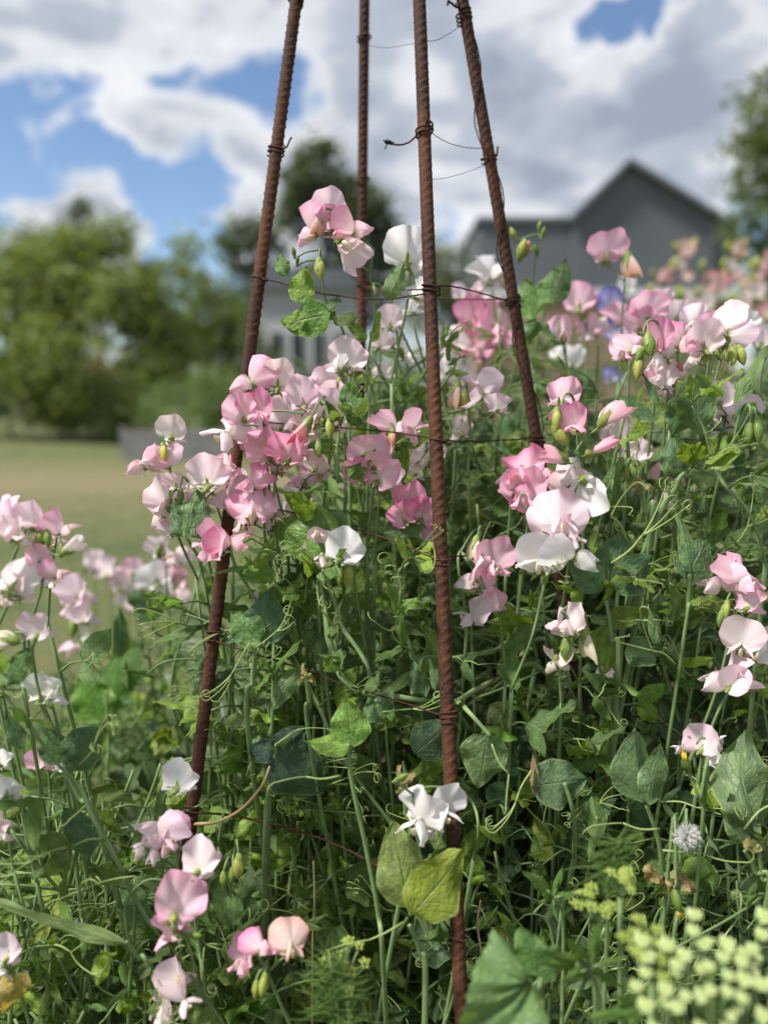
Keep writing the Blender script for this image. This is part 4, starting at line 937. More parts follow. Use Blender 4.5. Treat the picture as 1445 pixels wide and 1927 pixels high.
flowering('tall sweet pea shoot with tight green buds just right of the right leg', .84, [(1012, 440), (1004, 520), (1000, 620), (1002, 740)],
    [], [(1022, 438, 22, 10, GB), (1010, 470, 22, -14, GB), (980, 470, 40, 8, YG), (966, 440, 26, -20, (.50, .50, .10)), (990, 466, 26, 4, (.70, .28, .16)), (1014, 425, 18, 0, GB)],
    [(1004, 600, 988, 520, .84, .8, (.09, .17, .05)), (1046, 570, 1066, 480, .82, .8, (.07, .13, .045)), (1036, 572, 1046, 500, .82, .8, (.085, .16, .05)), (1012, 605, 1050, 650, .82, .9, (.075, .14, .055)), (1008, 600, 990, 670, .82, .9, (.075, .14, .055))], 2, nodecol=(.08, .15, .05))
flowering('lone pink sweet pea and peach bud in front of the grey gable', .86, [(1175, 530), (1170, 600), (1165, 720)],
    [(1140, 466, 66, -6, 8, 4, 'M', 'cup')], [(1182, 498, 52, 176, PE)], [], 2)

# --- right hand mass
flowering('bright pink sweet pea with round banner at the centre of the right mass', .70, [(1276, 660), (1270, 720), (1262, 800)],
    [(1286, 628, 72, 30, 8, 10, 'D', 'open'), (1244, 634, 62, -40, 0, -14, 'D', 'cup'), (1236, 662, 52, -60, -30, 0, 'W', 'wavy')], [(1278, 690, 22, 170, CO)], [(1300, 740, 1270, 820, .69, .9, (.075, .135, .06), LEAVES[3]), (1308, 706, 1320, 822, .68, .9, (.085, .15, .065), LEAVES[7])], 2)
flowering('hooked stalk with slim green buds left of the bright pink bloom', .66, [(1208, 700), (1212, 620), (1226, 602), (1242, 618), (1256, 680), (1268, 740), (1280, 860)],
    [], [(1218, 648, 48, 184, GB), (1200, 694, 48, 188, (.40, .38, .08)), (1204, 668, 34, 200, GB)], [(1238, 765, 1222, 690, .655, .8, (.08, .15, .055), NARROW[1]), (1236, 790, 1174, 736, .66, .6, (.07, .13, .06), LEAVES[2])], 2)
flowering('rose and white sweet pea at the left end of the right mass', .72, [(1184, 680), (1180, 760)],
    [(1176, 652, 58, -20, 5, 0, 'M', 'wavy'), (1196, 648, 44, 30, 5, 10, 'P', 'wavy')], [], [], 2)
flowering('round rosy sweet pea seen from behind, above the bright pink bloom', .84, [(1212, 600), (1206, 680), (1200, 780)],
    [(1216, 572, 66, 178, 12, 0, 'M', 'open'), (1200, 606, 56, 170, 0, -10, 'M', 'open'), (1254, 600, 52, 60, 5, 0, 'L', 'fold')], [], [], 2)
flowering('tall blush sweet pea with fine forked tip at the upper right', .71, [(1376, 606), (1366, 640), (1344, 720), (1310, 850), (1286, 960)],
    [(1352, 600, 78, -60, 12, 14, 'P', 'open'), (1388, 628, 56, 120, -10, 60, 'L', 'cup'), (1318, 640, 70, 178, 0, -14, 'P', 'open'), (1306, 596, 52, -20, 5, 0, 'L', 'wavy', .80)],
    [(1332, 664, 46, 196, YG), (1372, 668, 46, 184, YG), (1392, 668, 42, 172, YG)], [(1382, 760, 1440, 640, .67, .3, (.10, .17, .06), NARROW[0])], 2)
flowering('ruffled pale pink sweet pea hanging below the bright pink bloom', .715, [(1256, 745), (1250, 800), (1246, 880)],
    [(1246, 706, 60, -50, 10, -10, 'P', 'wavy'), (1256, 730, 60, 10, -20, 20, 'M', 'wavy')], [], [], 2)
flowering('pale pink sweet pea with large flat banner near the right edge, upper', .73, [(1366, 780), (1354, 830), (1330, 930)],
    [(1380, 768, 82, 172, 8, 10, 'L', 'open'), (1356, 740, 56, 150, 10, 0, 'L', 'fold'), (1350, 796, 46, -100, 0, -30, 'P', 'fold')], [], [], 2)
flowering('nodding green buds on an arched stalk at the right edge', .655, [(1412, 790), (1408, 762), (1392, 778), (1374, 850), (1352, 900), (1330, 990)],
    [], [(1424, 810, 52, 178, GB), (1406, 818, 46, 184, GB), (1414, 836, 26, 178, GB)], [(1400, 760, 1440, 850, .70, .8, (.055, .105, .045), LEAVES[3])], 2)
flowering('pair of small green buds beside a winged stem on the right', .66, [(1186, 880), (1180, 830), (1178, 900), (1172, 990)], [], [(1166, 876, 34, 196, GB), (1178, 892, 30, 184, GB), (1188, 888, 30, 172, GB)], [(1150, 950, 1160, 870, .68, .8, (.08, .15, .05)), (1270, 900, 1262, 810, .69, .9, (.07, .13, .06)), (1262, 895, 1300, 850, .69, .8)], 2)
flowering('pink sweet pea bits deep among the right hand stems', .78, [(1276, 905), (1270, 970)], [(1274, 886, 46, 30, 0, 20, 'M', 'fold'), (1246, 944, 30, 170, 0, 0, 'P')], [], [], 1)
flowering('pink sweet peas with a pale twin at the left back of the right mass', 1.0, [(1104, 620), (1102, 720), (1100, 860)],
    [(1090, 562, 62, 160, 5, 0, 'M'), (1128, 610, 50, 40, 0, 0, 'M', 'fold'), (1112, 620, 44, -60, 0, 0, 'P')], [(1106, 576, 34, 178, YG), (1100, 590, 30, 190, YG)], [], 2)
flowering('small pink sweet pea facing the camera at the left of the right mass', .86, [(1064, 650), (1066, 740), (1070, 840)], [(1062, 620, 54, 0, 5, 0, 'M', 'fold')], [], [], 2)
flowering('violet blue sweet pea blurred behind the pink ones', 1.15, [(1152, 640), (1150, 740), (1148, 840)],
    [(1150, 572, 52, 160, 0, 0, 'V'), (1176, 600, 40, 140, 0, 10, 'V'), (1160, 626, 48, 170, -10, 0, 'V'), (1185, 640, 30, 60, 0, 0, 'V'), (1178, 535, 36, 170, 0, 0, 'W')], [], [], 2)
flowering('small violet blue bloom low behind the right mass', 1.15, [(1150, 730), (1150, 800)], [(1148, 706, 34, 170, 0, 0, 'V'), (1172, 712, 24, 60, 0, 0, 'V')], [], [], 1)
flowering('blurred white sweet pea low behind the violet ones', 1.1, [(1080, 700), (1082, 790)], [(1052, 660, 40, 150, 0, 0, 'W'), (1076, 672, 44, 170, 0, 0, 'W'), (1096, 740, 30, 170, 0, 0, 'P')], [], [], 1)

# --- lower right edge
flowering('pink sweet pea facing left at the right edge, above its pale neighbours', .645, [(1388, 1120), (1376, 1180), (1350, 1290), (1310, 1400)],
    [(1352, 1086, 66, -75, 5, -30, 'L', 'fold'), (1398, 1074, 74, 25, 5, 12, 'M', 'open'), (1412, 1126, 62, 120, 0, 0, 'M', 'open')], [(1366, 1146, 34, 190, YG), (1356, 1164, 34, 188, GB)], [], 2)
flowering('white edged pale pink sweet pea cluster cut by the right edge', .635, [(1404, 1228), (1390, 1268), (1350, 1340), (1320, 1420)],
    [(1396, 1196, 82, -25, 5, -10, 'P', 'cup'), (1430, 1218, 72, 30, 0, 20, 'W', 'cup'), (1356, 1260, 82, -100, 5, -30, 'L', 'wavy'), (1382, 1282, 60, 150, 0, 40, 'L', 'fold')], [], [], 2)
flowering('lilac white sweet pea by the yellow weed bud, right side', .655, [(1310, 1400), (1330, 1440), (1345, 1520)], [(1326, 1394, 64, 140, 0, 20, 'L', 'wavy'), (1334, 1412, 56, 60, -10, 40, 'W', 'cup'), (1278, 1402, 34, -80, 0, -40, 'L', 'fold')], [(1340, 1384, 22, 60, GB)], [], 2)

# --- white flower on the front leg
flowering('white sweet pea blushed pink hanging in front of the front leg', .59, [(772, 1506), (800, 1482), (850, 1486), (888, 1510), (900, 1560, .62), (890, 1620, .65)],
    [(790, 1530, 88, -38, -12, -24, 'W', 'open'), (832, 1512, 76, 28, -8, 22, 'W', 'cup'), (808, 1556, 46, 0, -50, 0, 'L', 'fold')], [(756, 1464, 34, 60, GB)], [], 0)

# --- left side
flowering('pale pink sweet pea spray with dark arched stalk at the left edge', .56, [(84, 985), (68, 976), (44, 1010), (10, 1090), (-30, 1200)],
    [(66, 972, 62, 175, 15, 0, 'L', 'open'), (26, 978, 70, 40, 5, 16, 'L', 'fold'), (-6, 962, 64, -30, 5, 0, 'L', 'open'), (124, 986, 52, 75, 0, 20, 'M', 'fold'), (42, 1006, 52, 160, -20, 0, 'P', 'wavy')], [(76, 1018, 40, 190, (.30, .36, .05)), (90, 1014, 36, 176, GB)], [], 1)
flowering('white and blush sweet pea low at the left edge, under the arched spray', .555, [(28, 1120), (10, 1150), (-20, 1220)],
    [(28, 1088, 72, -130, 5, 30, 'W', 'open'), (50, 1110, 52, 160, -10, 20, 'P', 'wavy'), (8, 1125, 40, 150, 0, 0, 'P')], [], [], 1)
flowering('tall sweet pea stalk with a closed white bloom, left of the lawn view', .555, [(88, 1052), (78, 1110), (58, 1180), (56, 1230), (72, 1310), (110, 1390), (140, 1470)],
    [(86, 1062, 60, 160, -10, 0, 'P', 'wavy'), (70, 1044, 44, -150, 10, -20, 'M', 'fold'), (112, 1072, 40, 60, 0, 20, 'M', 'fold')], [(138, 1030, 54, 62, (.84, .76, .74))], [], 2)
flowering('round pale pink sweet pea on the tall left stalk, seen from behind', .56, [(70, 1200), (62, 1230), (80, 1320), (120, 1410)], [(78, 1178, 58, 170, 8, 8, 'L', 'open')], [], [], 1)
flowering('cream closed sweet pea at the far left edge', .56, [(30, 1190), (46, 1200), (40, 1280)], [], [(10, 1204, 58, -84, (.76, .64, .42))], [(20, 1290, 48, 1215, .55, .8, (.06, .125, .035)), (10, 1300, -20, 1220, .55, .8, (.06, .12, .045))], 1)
flowering('white sweet pea seen from behind among leaves at the left', .58, [(98, 1320), (110, 1370), (130, 1450)], [(88, 1292, 64, 172, 10, 6, 'W', 'open'), (112, 1302, 48, 150, 0, 24, 'W', 'wavy')], [], [], 2)
flowering('large blurred pale pink sweet pea over the lawn, left', .98, [(160, 1160), (170, 1240), (190, 1400)],
    [(158, 1106, 62, 165, 12, 10, 'L', 'fold'), (138, 1128, 60, -70, 0, -30, 'L', 'open'), (170, 1156, 50, 160, -10, 0, 'L', 'fold')], [], [], 2)
flowering('blurred nodding pale sweet pea below the large blurred one', .98, [(150, 1160), (146, 1180), (160, 1260), (180, 1400)], [(142, 1212, 46, 0, -50, 0, 'L', 'cup'), (170, 1196, 34, 100, 0, 0, 'W')], [(138, 1180, 40, 180, GB)], [], 2)
BG = 'blurred pale sweet peas along the back left'
for i, (x, y, s_, tt, dd, lab) in enumerate((
    (176, 1056, 42, 'P', 1.35, 'small blurred pale sweet pea, first at the back left row\'s top'), (206, 1068, 44, 'L', 1.3, 'small blurred lilac sweet pea beside the back left row\'s first bloom'),
    (228, 1092, 46, 'P', 1.3, 'blurred blush sweet pea midway along the back left row'), (252, 1066, 40, 'M', 1.25, 'blurred pinker sweet pea midway along the back left row'),
    (290, 1080, 60, 'W', 1.1, 'blurred white sweet pea with a green bud, left of the left leg'), (326, 1066, 54, 'M', 1.1, 'blurred rosy sweet pea close left of the left leg'),
    (314, 1108, 52, 'P', 1.15, 'blurred pale sweet pea just under the rosy one left of the leg'), (240, 1128, 34, 'P', 1.35, 'tiny blurred pale bloom in the back left leaves'),
    (310, 1028, 54, 'P', .95, 'blurred blush sweet pea under the cream cluster, left'), (212, 1300, 36, 'W', 1.25, 'tiny blurred white bloom low in the back left leaves'), (330, 1280, 30, 'W', 1.2, 'tiny blurred white bloom left of the leg\'s lower half'))):
    flowering(lab, dd, [(x + 2, y + s_ * .4), (x + 4, y + 80), (x + 10, y + 190)], [(x, y, s_, random.uniform(120, 220), 5, random.uniform(-20, 20), tt), (x + s_ * .35, y + s_ * .4, s_ * .7, random.uniform(-40, 40), 0, 0, tt, 'fold')],
              [(x - 10, y + 10, 26, 180, GB)] if i % 2 == 0 else [], [], 2, group=BG)

# --- lower left foreground
flowering('white sweet pea with cupped back, touching the left leg\'s lower end', .60, [(322, 1500), (312, 1496), (304, 1560), (306, 1650)], [(340, 1464, 64, 165, 8, 8, 'W', 'open')], [], [(310, 1560, 285, 1490, .61, .8)], 2)
flowering('pink winged sweet pea facing down left, below the white cupped one', .575, [(325, 1580), (335, 1640), (340, 1740)], [(292, 1545, 70, -40, 20, -14, 'L', 'fold'), (312, 1570, 64, -10, -10, 30, 'M', 'fold'), (262, 1588, 48, -80, -20, -60, 'L', 'fold'), (285, 1602, 50, -20, -60, 0, 'L', 'fold')], [], [], 1)
flowering('rounded light pink sweet pea seen from behind with yellow green calyx', .565, [(362, 1655), (366, 1720), (380, 1800)], [(380, 1612, 80, 172, 10, 6, 'P', 'open')], [], [], 1)
flowering('large bright pink sweet pea on a thick stalk at the lower left', .55, [(345, 1745), (362, 1800), (378, 1860), (430, 1940)], [(338, 1690, 100, -165, 10, 14, 'M', 'open'), (316, 1738, 72, -140, -10, -30, 'M', 'wavy')], [(368, 1762, 30, 80, GB)], [(432, 1740, 404, 1672, .56, .8, (.085, .16, .05), LEAVES[2]), (434, 1742, 448, 1684, .56, .85, (.085, .16, .05), LEAVES[0])], 1)
flowering('pale winged sweet pea in profile at the bottom, left of centre', .55, [(356, 1832), (368, 1850), (390, 1910), (430, 2000)], [(340, 1826, 60, 160, 10, -10, 'L', 'fold'), (316, 1884, 70, -60, -10, -20, 'P', 'cup'), (350, 1880, 52, 60, -30, 40, 'P', 'fold')], [], [], 1)
flowering('deep pink sweet pea beside a peach one at the bottom', .55, [(505, 1830), (520, 1870), (560, 1960)], [(462, 1796, 62, -40, 5, -10, 'M', 'cup'), (496, 1770, 50, 40, 15, 0, 'D', 'fold'), (545, 1762, 74, 14, 10, 12, 'K', 'open')], [(498, 1852, 44, 184, YG), (482, 1860, 36, 186, (.30, .36, .06))], [], 0)
flowering('cluster of drooping green buds right of the rounded light pink bloom', .60, [(446, 1580), (440, 1620), (432, 1700), (428, 1790)], [], [(452, 1628, 48, 174, YG), (438, 1646, 34, 184, GB), (420, 1654, 34, 188, GB)], [], 1)
flowering('white sweet pea above a withered yellow leaf at the bottom left corner', .56, [(24, 1830), (40, 1870), (60, 1940)], [(22, 1784, 58, 175, 5, 0, 'L', 'open'), (4, 1822, 50, 150, 0, 0, 'W', 'wavy')], [], [(30, 1835, 18, 1945, .55, .9, (.34, .27, .09), LEAVES[8])], 1)
flowering('white sweet pea with green calyx at the left edge, low', .57, [(40, 1500), (50, 1560), (70, 1660)], [(16, 1478, 52, 160, 10, -30, 'W', 'open'), (36, 1492, 40, 120, -20, 40, 'W', 'fold')], [], [], 1)
flowering('pink sweet pea cut by the left edge, low', .58, [(16, 1560), (26, 1640)], [(8, 1536, 52, 170, 0, 0, 'P', 'fold'), (12, 1566, 40, 160, -10, 0, 'P', 'wavy')], [], [], 1)
flowering('small pink sweet pea among leaves left of the lower left leg', .74, [(92, 1450), (98, 1520)], [(88, 1430, 40, 150, 5, 10, 'M', 'fold'), (120, 1440, 30, 60, 0, 0, 'W', 'wavy')], [], [], 1)
flowering('small pale sweet pea near the bottom left, behind leaves', .66, [(66, 1880), (70, 1940)], [(64, 1864, 34, 160, 0, 0, 'P', 'wavy'), (10, 1430, 36, 170, 0, 0, 'W', 'wavy', .62), (150, 1752, 36, 160, 0, 0, 'W', 'wavy', .70), (120, 1720, 34, 170, 0, 10, 'W', 'wavy', .74)], [], [], 1)

# --- far garden, coral blooms out of focus at the right
CG = 'blurred coral sweet peas far right'
for i, (x, y, s_, tt, dd, lab) in enumerate((
    (1245, 520, 34, 'O', 2.3, 'blurred coral bloom far back, nearest the grey gable'), (1290, 470, 30, 'K', 2.4, 'blurred yellow green headed stem far back'),
    (1345, 530, 44, 'O', 2.2, 'blurred coral blooms far back, middle of the far row'), (1385, 470, 32, 'K', 2.5, 'blurred peach bloom far back near the right tree'),
    (1440, 500, 52, 'O', 2.1, 'blurred coral bloom far back cut by the right edge'), (1300, 560, 36, 'P', 2.0, 'blurred pale bloom far back above the tall blush spray'), (1410, 545, 40, 'K', 2.3, 'blurred salmon bloom far back, right'))):
    flowering(lab, dd, [(x + 2, y + s_ * .4), (x + 6, y + 60), (x + 8, y + 150)], [(x, y, s_, random.uniform(-40, 40), 5, 0, tt, 'cup'), (x - s_ * .4, y + s_ * .9, s_ * .75, 160, 0, 0, 'P'), (x + 4, y + s_ * 1.7, s_ * .7, 150, 0, 0, tt, 'wavy')],
              [(x + 14, y - 10, 26, 0, YG), (x - 16, y - 4, 24, -20, YG), (x - 24, y + 26, 26, 10, YG), (x + 30, y + 30, 26, 0, YG)], [], 7, group=CG, nodecol=(.13, .19, .06))
# ================================================================== LEAFY VINES
SIL = [(-120, 1300), (0, 1290), (100, 1240), (200, 1190), (300, 1120), (380, 1040), (430, 1010), (480, 1020), (540, 980), (600, 800), (640, 660), (700, 610), (780, 610), (840, 690), (900, 700), (960, 660), (1010, 580), (1060, 620), (1120, 690), (1200, 690), (1300, 690), (1380, 680), (1445, 650), (1560, 640)]
def sil(x): return float(np.interp(x, [p[0] for p in SIL], [p[1] for p in SIL]))
def surf(x, y):
    d = float(np.interp(y, [500, 700, 900, 1100, 1400, 1900], [.86, .82, .76, .715, .68, .62]))
    if x < 430 and y < 1420: d += .22 * min(1, (430 - x) / 120)
    if x > 900 and y < 850: d += .03
    if 430 < x < 850 and y > 1450: d += .20 * min(1, (y - 1450) / 120)
    return d
LAND = [(650, 440, 'the topmost pink spray'), (775, 480, 'the large white bloom'), (575, 605, 'the bright upper leaf'), (480, 770, 'the bright pink frilly spray'), (330, 810, 'the cream round bloom'), (420, 1020, 'the left leg\'s pink pair'),
    (715, 880, 'the wide pink pair'), (775, 940, 'the rose edged trio'), (630, 1030, 'the blush and white bloom'), (640, 1360, 'the bright folded leaf'), (690, 1300, 'the thick looping stem'), (810, 1520, 'the front leg\'s white bloom'), (810, 1660, 'the yellowing mottled leaves'),
    (560, 1440, 'the dark broad leaf'), (920, 1060, 'the small pink pair'), (1050, 990, 'the big blush spray'), (985, 900, 'the right leg\'s bright pink cluster'), (1100, 920, 'the two stalked pale bloom'), (1130, 820, 'the closed pink blooms'), (1070, 1190, 'the yellow bud'),
    (900, 640, 'the blurred hot pink blooms'), (1005, 480, 'the tall green budded shoot'), (1150, 480, 'the lone gable bloom'), (1150, 590, 'the violet blooms'), (1270, 630, 'the bright pink round bloom'), (1360, 610, 'the tall blush spray'), (1410, 810, 'the nodding green buds'), (1380, 770, 'the large flat pale bloom'),
    (1390, 1090, 'the right edge\'s pink bloom'), (1400, 1220, 'the white edged right cluster'), (1320, 1400, 'the lilac white bloom'), (1290, 1575, 'the white seed clock'), (1210, 1440, 'the upright leaf pair'), (1060, 1470, 'the crumpled leaf'), (905, 1430, 'the drooping puckered leaf'), (1330, 1830, 'the large lace flower umbel'),
    (1120, 1690, 'the yellow green umbel'), (940, 1860, 'the toothed weed leaf'), (645, 1830, 'the feathery dill'), (510, 1780, 'the deep pink and peach blooms'), (335, 1700, 'the large bright pink bloom'), (380, 1615, 'the rounded light pink bloom'), (330, 1870, 'the bottom winged bloom'), (340, 1465, 'the white cupped bloom'),
    (20, 1790, 'the corner white bloom'), (20, 1480, 'the left edge\'s white bloom'), (90, 1295, 'the leafy white bloom'), (75, 1180, 'the tall left stalk\'s bloom'), (60, 990, 'the arched left spray'), (150, 1130, 'the large blurred pale bloom'), (300, 1080, 'the row of blurred blooms'),
    (400, 1200, 'the left leg\'s lower tie'), (365, 1520, 'the left leg\'s lowest tie'), (840, 1345, 'the front leg\'s lower tie'), (455, 1350, 'the shaded pink bloom'), (1130, 1060, 'the large ribbed leaf'), (1298, 1020, 'the pointed narrow leaf'), (1400, 1500, 'the long wavy leaves')]
USED = {}
def region_label(x, y, d):
    gr = ('vines in the ' + ('lower ' if y > 1400 else 'middle ' if y > 1000 else 'upper ') + ('left' if x < 430 else 'centre' if x < 860 else 'right'))
    deep = d > surf(x, y) + .10; cand = []
    for lx, ly, ph in sorted(LAND, key=lambda q: (q[0] - x) ** 2 + (q[1] - y) ** 2)[:7]:
        dx, dy = x - lx, y - ly
        rel = ('right of' if dx > 0 else 'left of') if abs(dx) > abs(dy) else ('below' if dy > 0 else 'above')
        rel2 = ('lower right of' if dx > 0 else 'lower left of') if dy > 0 else ('upper right of' if dx > 0 else 'upper left of')
        cand += [('shaded sweet pea vine set back, ' if deep else 'leafy sweet pea vine ') + rel + ' ' + ph, ('shaded sweet pea vine set back at ' if deep else 'leafy sweet pea vine at ') + rel2 + ' ' + ph]
    cand += [c.replace('leafy sweet', 'low leafy sweet').replace('shaded sweet', 'low shaded sweet') for c in cand] if y > 1500 else []
    for c in cand:
        if c not in USED: USED[c] = gr; return c, gr
    return cand[0], USED[cand[0]]
def vine(x, y, d, nn, seed, big=1.0):
    random.seed(seed)
    top = P(x, y, d); gx, gy = top.x + random.uniform(-.17, .17), max(.52, top.y + random.uniform(.04, .26))
    s = Plant('sweet_pea_vine', (gx, gy, 0)); lb, gr = region_label(x, y, d); tag(s.root, lb, 'vine', gr)
    h = top.z; k = max(3, int(h / .16)); pts = []
    for i in range(k + 1):
        f = i / k; q = Vector((gx, gy, 0)).lerp(top, f)
        if 0 < i < k: q += Vector((random.gauss(0, .030), random.gauss(0, .020), 0))
        pts.append(q)
    main = s.tube(pts, [.0032, .0030, .0027, .0021, .0012], 10, .9, n=10 * k, wing=.5) + np.array(s.base)
    for k in range(random.randint(2, 4)):
        q = Vector(main[int(len(main) * random.uniform(.55, .95))]); az = random.uniform(-3.0, -.1); L = random.uniform(.05, .13)
        e = Vector((math.cos(az), math.sin(az) * .6, random.uniform(.2, 1.4))).normalized() * L; bow = Vector((random.uniform(-.02, .02), random.uniform(-.015, .01), random.uniform(-.01, .03)))
        s.tube([q, q + e * .4 + bow, q + e * .8 + bow * .8, q + e], [.0015, .0012, .0009, .0006], 6, .7, n=12, wing=.25)
        for m in range(2):
            dd = (e.normalized() + Vector((random.uniform(-.5, .5), random.uniform(-.4, .2), random.uniform(-.2, .5)))).normalized()
            s.leaflet(q + e * random.uniform(.8, 1), dd, (random.uniform(-.5, .5), -.8, .4), random.uniform(.016, .032), jit(random.choice(LT), .2), random.choice(NARROW))
    sl = 0.0; side = random.choice((-1, 1)); j = len(main) - 1; made = 0; step = random.uniform(.035, .05)
    while j > 2 and made < nn:
        sl += float(np.linalg.norm(main[j] - main[j - 1])); j -= 1
        if sl >= step:
            sl = 0; step = random.uniform(.032, .054); side = -side
            az = -math.pi / 2 + side * random.uniform(.15, 1.7) if random.random() < .85 else random.uniform(.3, 2.8)
            grow = min(1, .5 + .22 * made)
            s.node(main[j], az, R(random.uniform(-15, 50)), grow * big * random.uniform(.034, .062), random.uniform(.012, .050),
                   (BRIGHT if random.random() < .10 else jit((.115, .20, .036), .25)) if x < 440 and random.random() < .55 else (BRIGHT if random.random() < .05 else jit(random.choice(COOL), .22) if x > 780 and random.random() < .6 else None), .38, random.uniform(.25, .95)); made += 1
    s.close()
rv = random.Random(55); cnt = 0
for gy_ in range(0, 17):
    for gx_ in range(0, 21):
        x = -90 + gx_ * 84 + rv.uniform(-40, 40) + (42 if gy_ % 2 else 0); y = 600 + gy_ * 103 + rv.uniform(-45, 45)
        if y < sil(x) + 5 or y > 2070 or x > 1540: continue
        hollow = 440 < x < 850 and y > 1470
        if hollow and rv.random() < .75: continue
        if 430 < x < 860 and y < 1000 and rv.random() < .35: continue
        d = surf(x, min(y, 1950)) + abs(rv.gauss(0, .045)); cnt += 1
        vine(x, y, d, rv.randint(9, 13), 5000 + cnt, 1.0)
for x, y, d in ((715, 600, .80), (745, 588, .79), (772, 606, .80), (800, 640, .80), (690, 650, .80), (660, 700, .78), (640, 770, .75), (860, 700, .95), (900, 690, 1.0), (945, 580, .92), (1032, 530, .88), (1052, 600, .86),
                (1120, 650, .85), (1182, 700, .80), (985, 640, .86), (1400, 700, .75), (1436, 668, .75), (1330, 720, .74), (1230, 720, .76), (820, 760, .80)):
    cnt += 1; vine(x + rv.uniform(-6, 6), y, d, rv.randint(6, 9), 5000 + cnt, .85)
for k in range(34):
    x, y = (20 + 62 * (k % 7), 1560 + 125 * (k // 7)) if k < 28 else (930 + 70 * (k - 28), 1700 + 60 * (k % 3))
    cnt += 1; vine(x + rv.uniform(-25, 25), y + rv.uniform(-40, 40), rv.uniform(.595, .64), rv.randint(6, 9), 5000 + cnt, .9)
# taller vines further back that close the gaps
for i in range(46):
    x = -100 + i * 37 + rv.uniform(-20, 20); y = sil(x) + rv.uniform(20, 120); d = surf(x, y) + rv.uniform(.14, .42); cnt += 1
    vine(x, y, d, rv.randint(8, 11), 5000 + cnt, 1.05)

# deep foliage of the bed, too tangled to count
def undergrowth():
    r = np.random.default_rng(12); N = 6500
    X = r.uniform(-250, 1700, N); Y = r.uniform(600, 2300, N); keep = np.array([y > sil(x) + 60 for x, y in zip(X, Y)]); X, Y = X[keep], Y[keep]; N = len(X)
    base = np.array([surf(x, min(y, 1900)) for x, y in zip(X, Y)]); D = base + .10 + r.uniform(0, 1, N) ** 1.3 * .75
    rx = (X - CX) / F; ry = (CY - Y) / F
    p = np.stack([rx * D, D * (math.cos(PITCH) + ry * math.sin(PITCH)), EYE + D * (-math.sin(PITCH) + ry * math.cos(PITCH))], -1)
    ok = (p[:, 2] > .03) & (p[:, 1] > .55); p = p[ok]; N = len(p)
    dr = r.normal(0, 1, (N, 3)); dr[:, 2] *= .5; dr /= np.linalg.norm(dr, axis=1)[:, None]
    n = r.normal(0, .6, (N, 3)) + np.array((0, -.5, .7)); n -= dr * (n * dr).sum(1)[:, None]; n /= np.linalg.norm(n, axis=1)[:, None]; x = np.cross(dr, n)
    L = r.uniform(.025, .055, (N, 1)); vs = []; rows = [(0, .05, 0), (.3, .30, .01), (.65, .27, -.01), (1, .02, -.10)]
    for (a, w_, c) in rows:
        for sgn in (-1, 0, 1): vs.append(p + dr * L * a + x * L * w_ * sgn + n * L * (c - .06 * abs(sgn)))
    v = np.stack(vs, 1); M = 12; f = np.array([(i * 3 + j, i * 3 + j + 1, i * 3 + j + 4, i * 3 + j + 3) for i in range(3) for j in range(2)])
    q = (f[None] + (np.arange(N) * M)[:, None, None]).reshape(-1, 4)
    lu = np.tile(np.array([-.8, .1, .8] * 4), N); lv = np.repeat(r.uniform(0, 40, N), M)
    o = obj('undergrowth', fast_mesh('undergrowth', v.reshape(-1, 3), q, 'leaf', {'lu': lu, 'lv': lv}, smooth=True), color=(.058, .105, .036))  # leaf tint darkened: shade inside the bed is put into the colour
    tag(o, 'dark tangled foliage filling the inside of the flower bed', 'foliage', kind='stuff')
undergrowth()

# ------------------------------------------------------------------ leaves one can pick out, on vines of their own
def leafy(label, d, via, leaves, tend=(), name='sweet_pea_vine', rad=(.0016, .0026, .003), flat=.6, cat='vine'):
    PLANT_N[0] += 1; random.seed(3000 + PLANT_N[0])
    v3 = [P(p[0], p[1], p[2] if len(p) > 2 else d + .008 * i) for i, p in enumerate(via)]; gp = ground_path(v3[-1])
    s = Plant(name, gp[-1]); tag(s.root, label, cat, 'single vines that stand out'); s.tube(v3 + gp, list(rad), 7, flat, n=12 * (len(via) + 2))
    for l in leaves: s.leaf_px(*l[:4], l[4] if len(l) > 4 else d, *(l[5:]))
    for x, y, ang, sz in tend:
        a = R(ang); obj('tendril', random.choice(TENDRILS), s.root, mat4=mat4(frame((math.sin(a), -.2, math.cos(a)), random.uniform(0, 6)), s.loc(P(x, y, d - .004)), sz))
    s.close(); return s
MOTTLE = (.20, .27, .085)
leafy('bright green folded leaf on an upright pale stem in the centre', .595, [(655, 1400), (662, 1470), (690, 1600), (712, 1720), (722, 1830)],
      [(656, 1410, 578, 1392, .595, .75, (.17, .29, .05), LEAVES[2]), (662, 1408, 652, 1316, .595, .75, (.15, .27, .05), LEAVES[9]), (690, 1300, 710, 1270, .60, .7)], [(640, 1460, -80, 1.2)], rad=(.0018, .0022, .0024), flat=.9)
leafy('pair of large yellowing mottled leaves against the front leg', .575, [(770, 1740), (790, 1790), (800, 1880)],
      [(770, 1710, 740, 1550, .585, .9, MOTTLE, LEAVES[0]), (775, 1722, 880, 1612, .565, .85, (.20, .26, .035), LEAVES[7])], [(760, 1735, -100, 1.3)])
leafy('dark blue green broad leaves hanging below the centre left stems', .66, [(520, 1400), (512, 1470), (500, 1580)],
      [(508, 1410, 620, 1500, .66, .8, (.042, .080, .046), LEAVES[3]), (512, 1405, 580, 1370, .665, .8, (.035, .07, .045)), (470, 1420, 540, 1400, .66, .7, (.035, .07, .05))], [(520, 1400, 40, 1.2)])
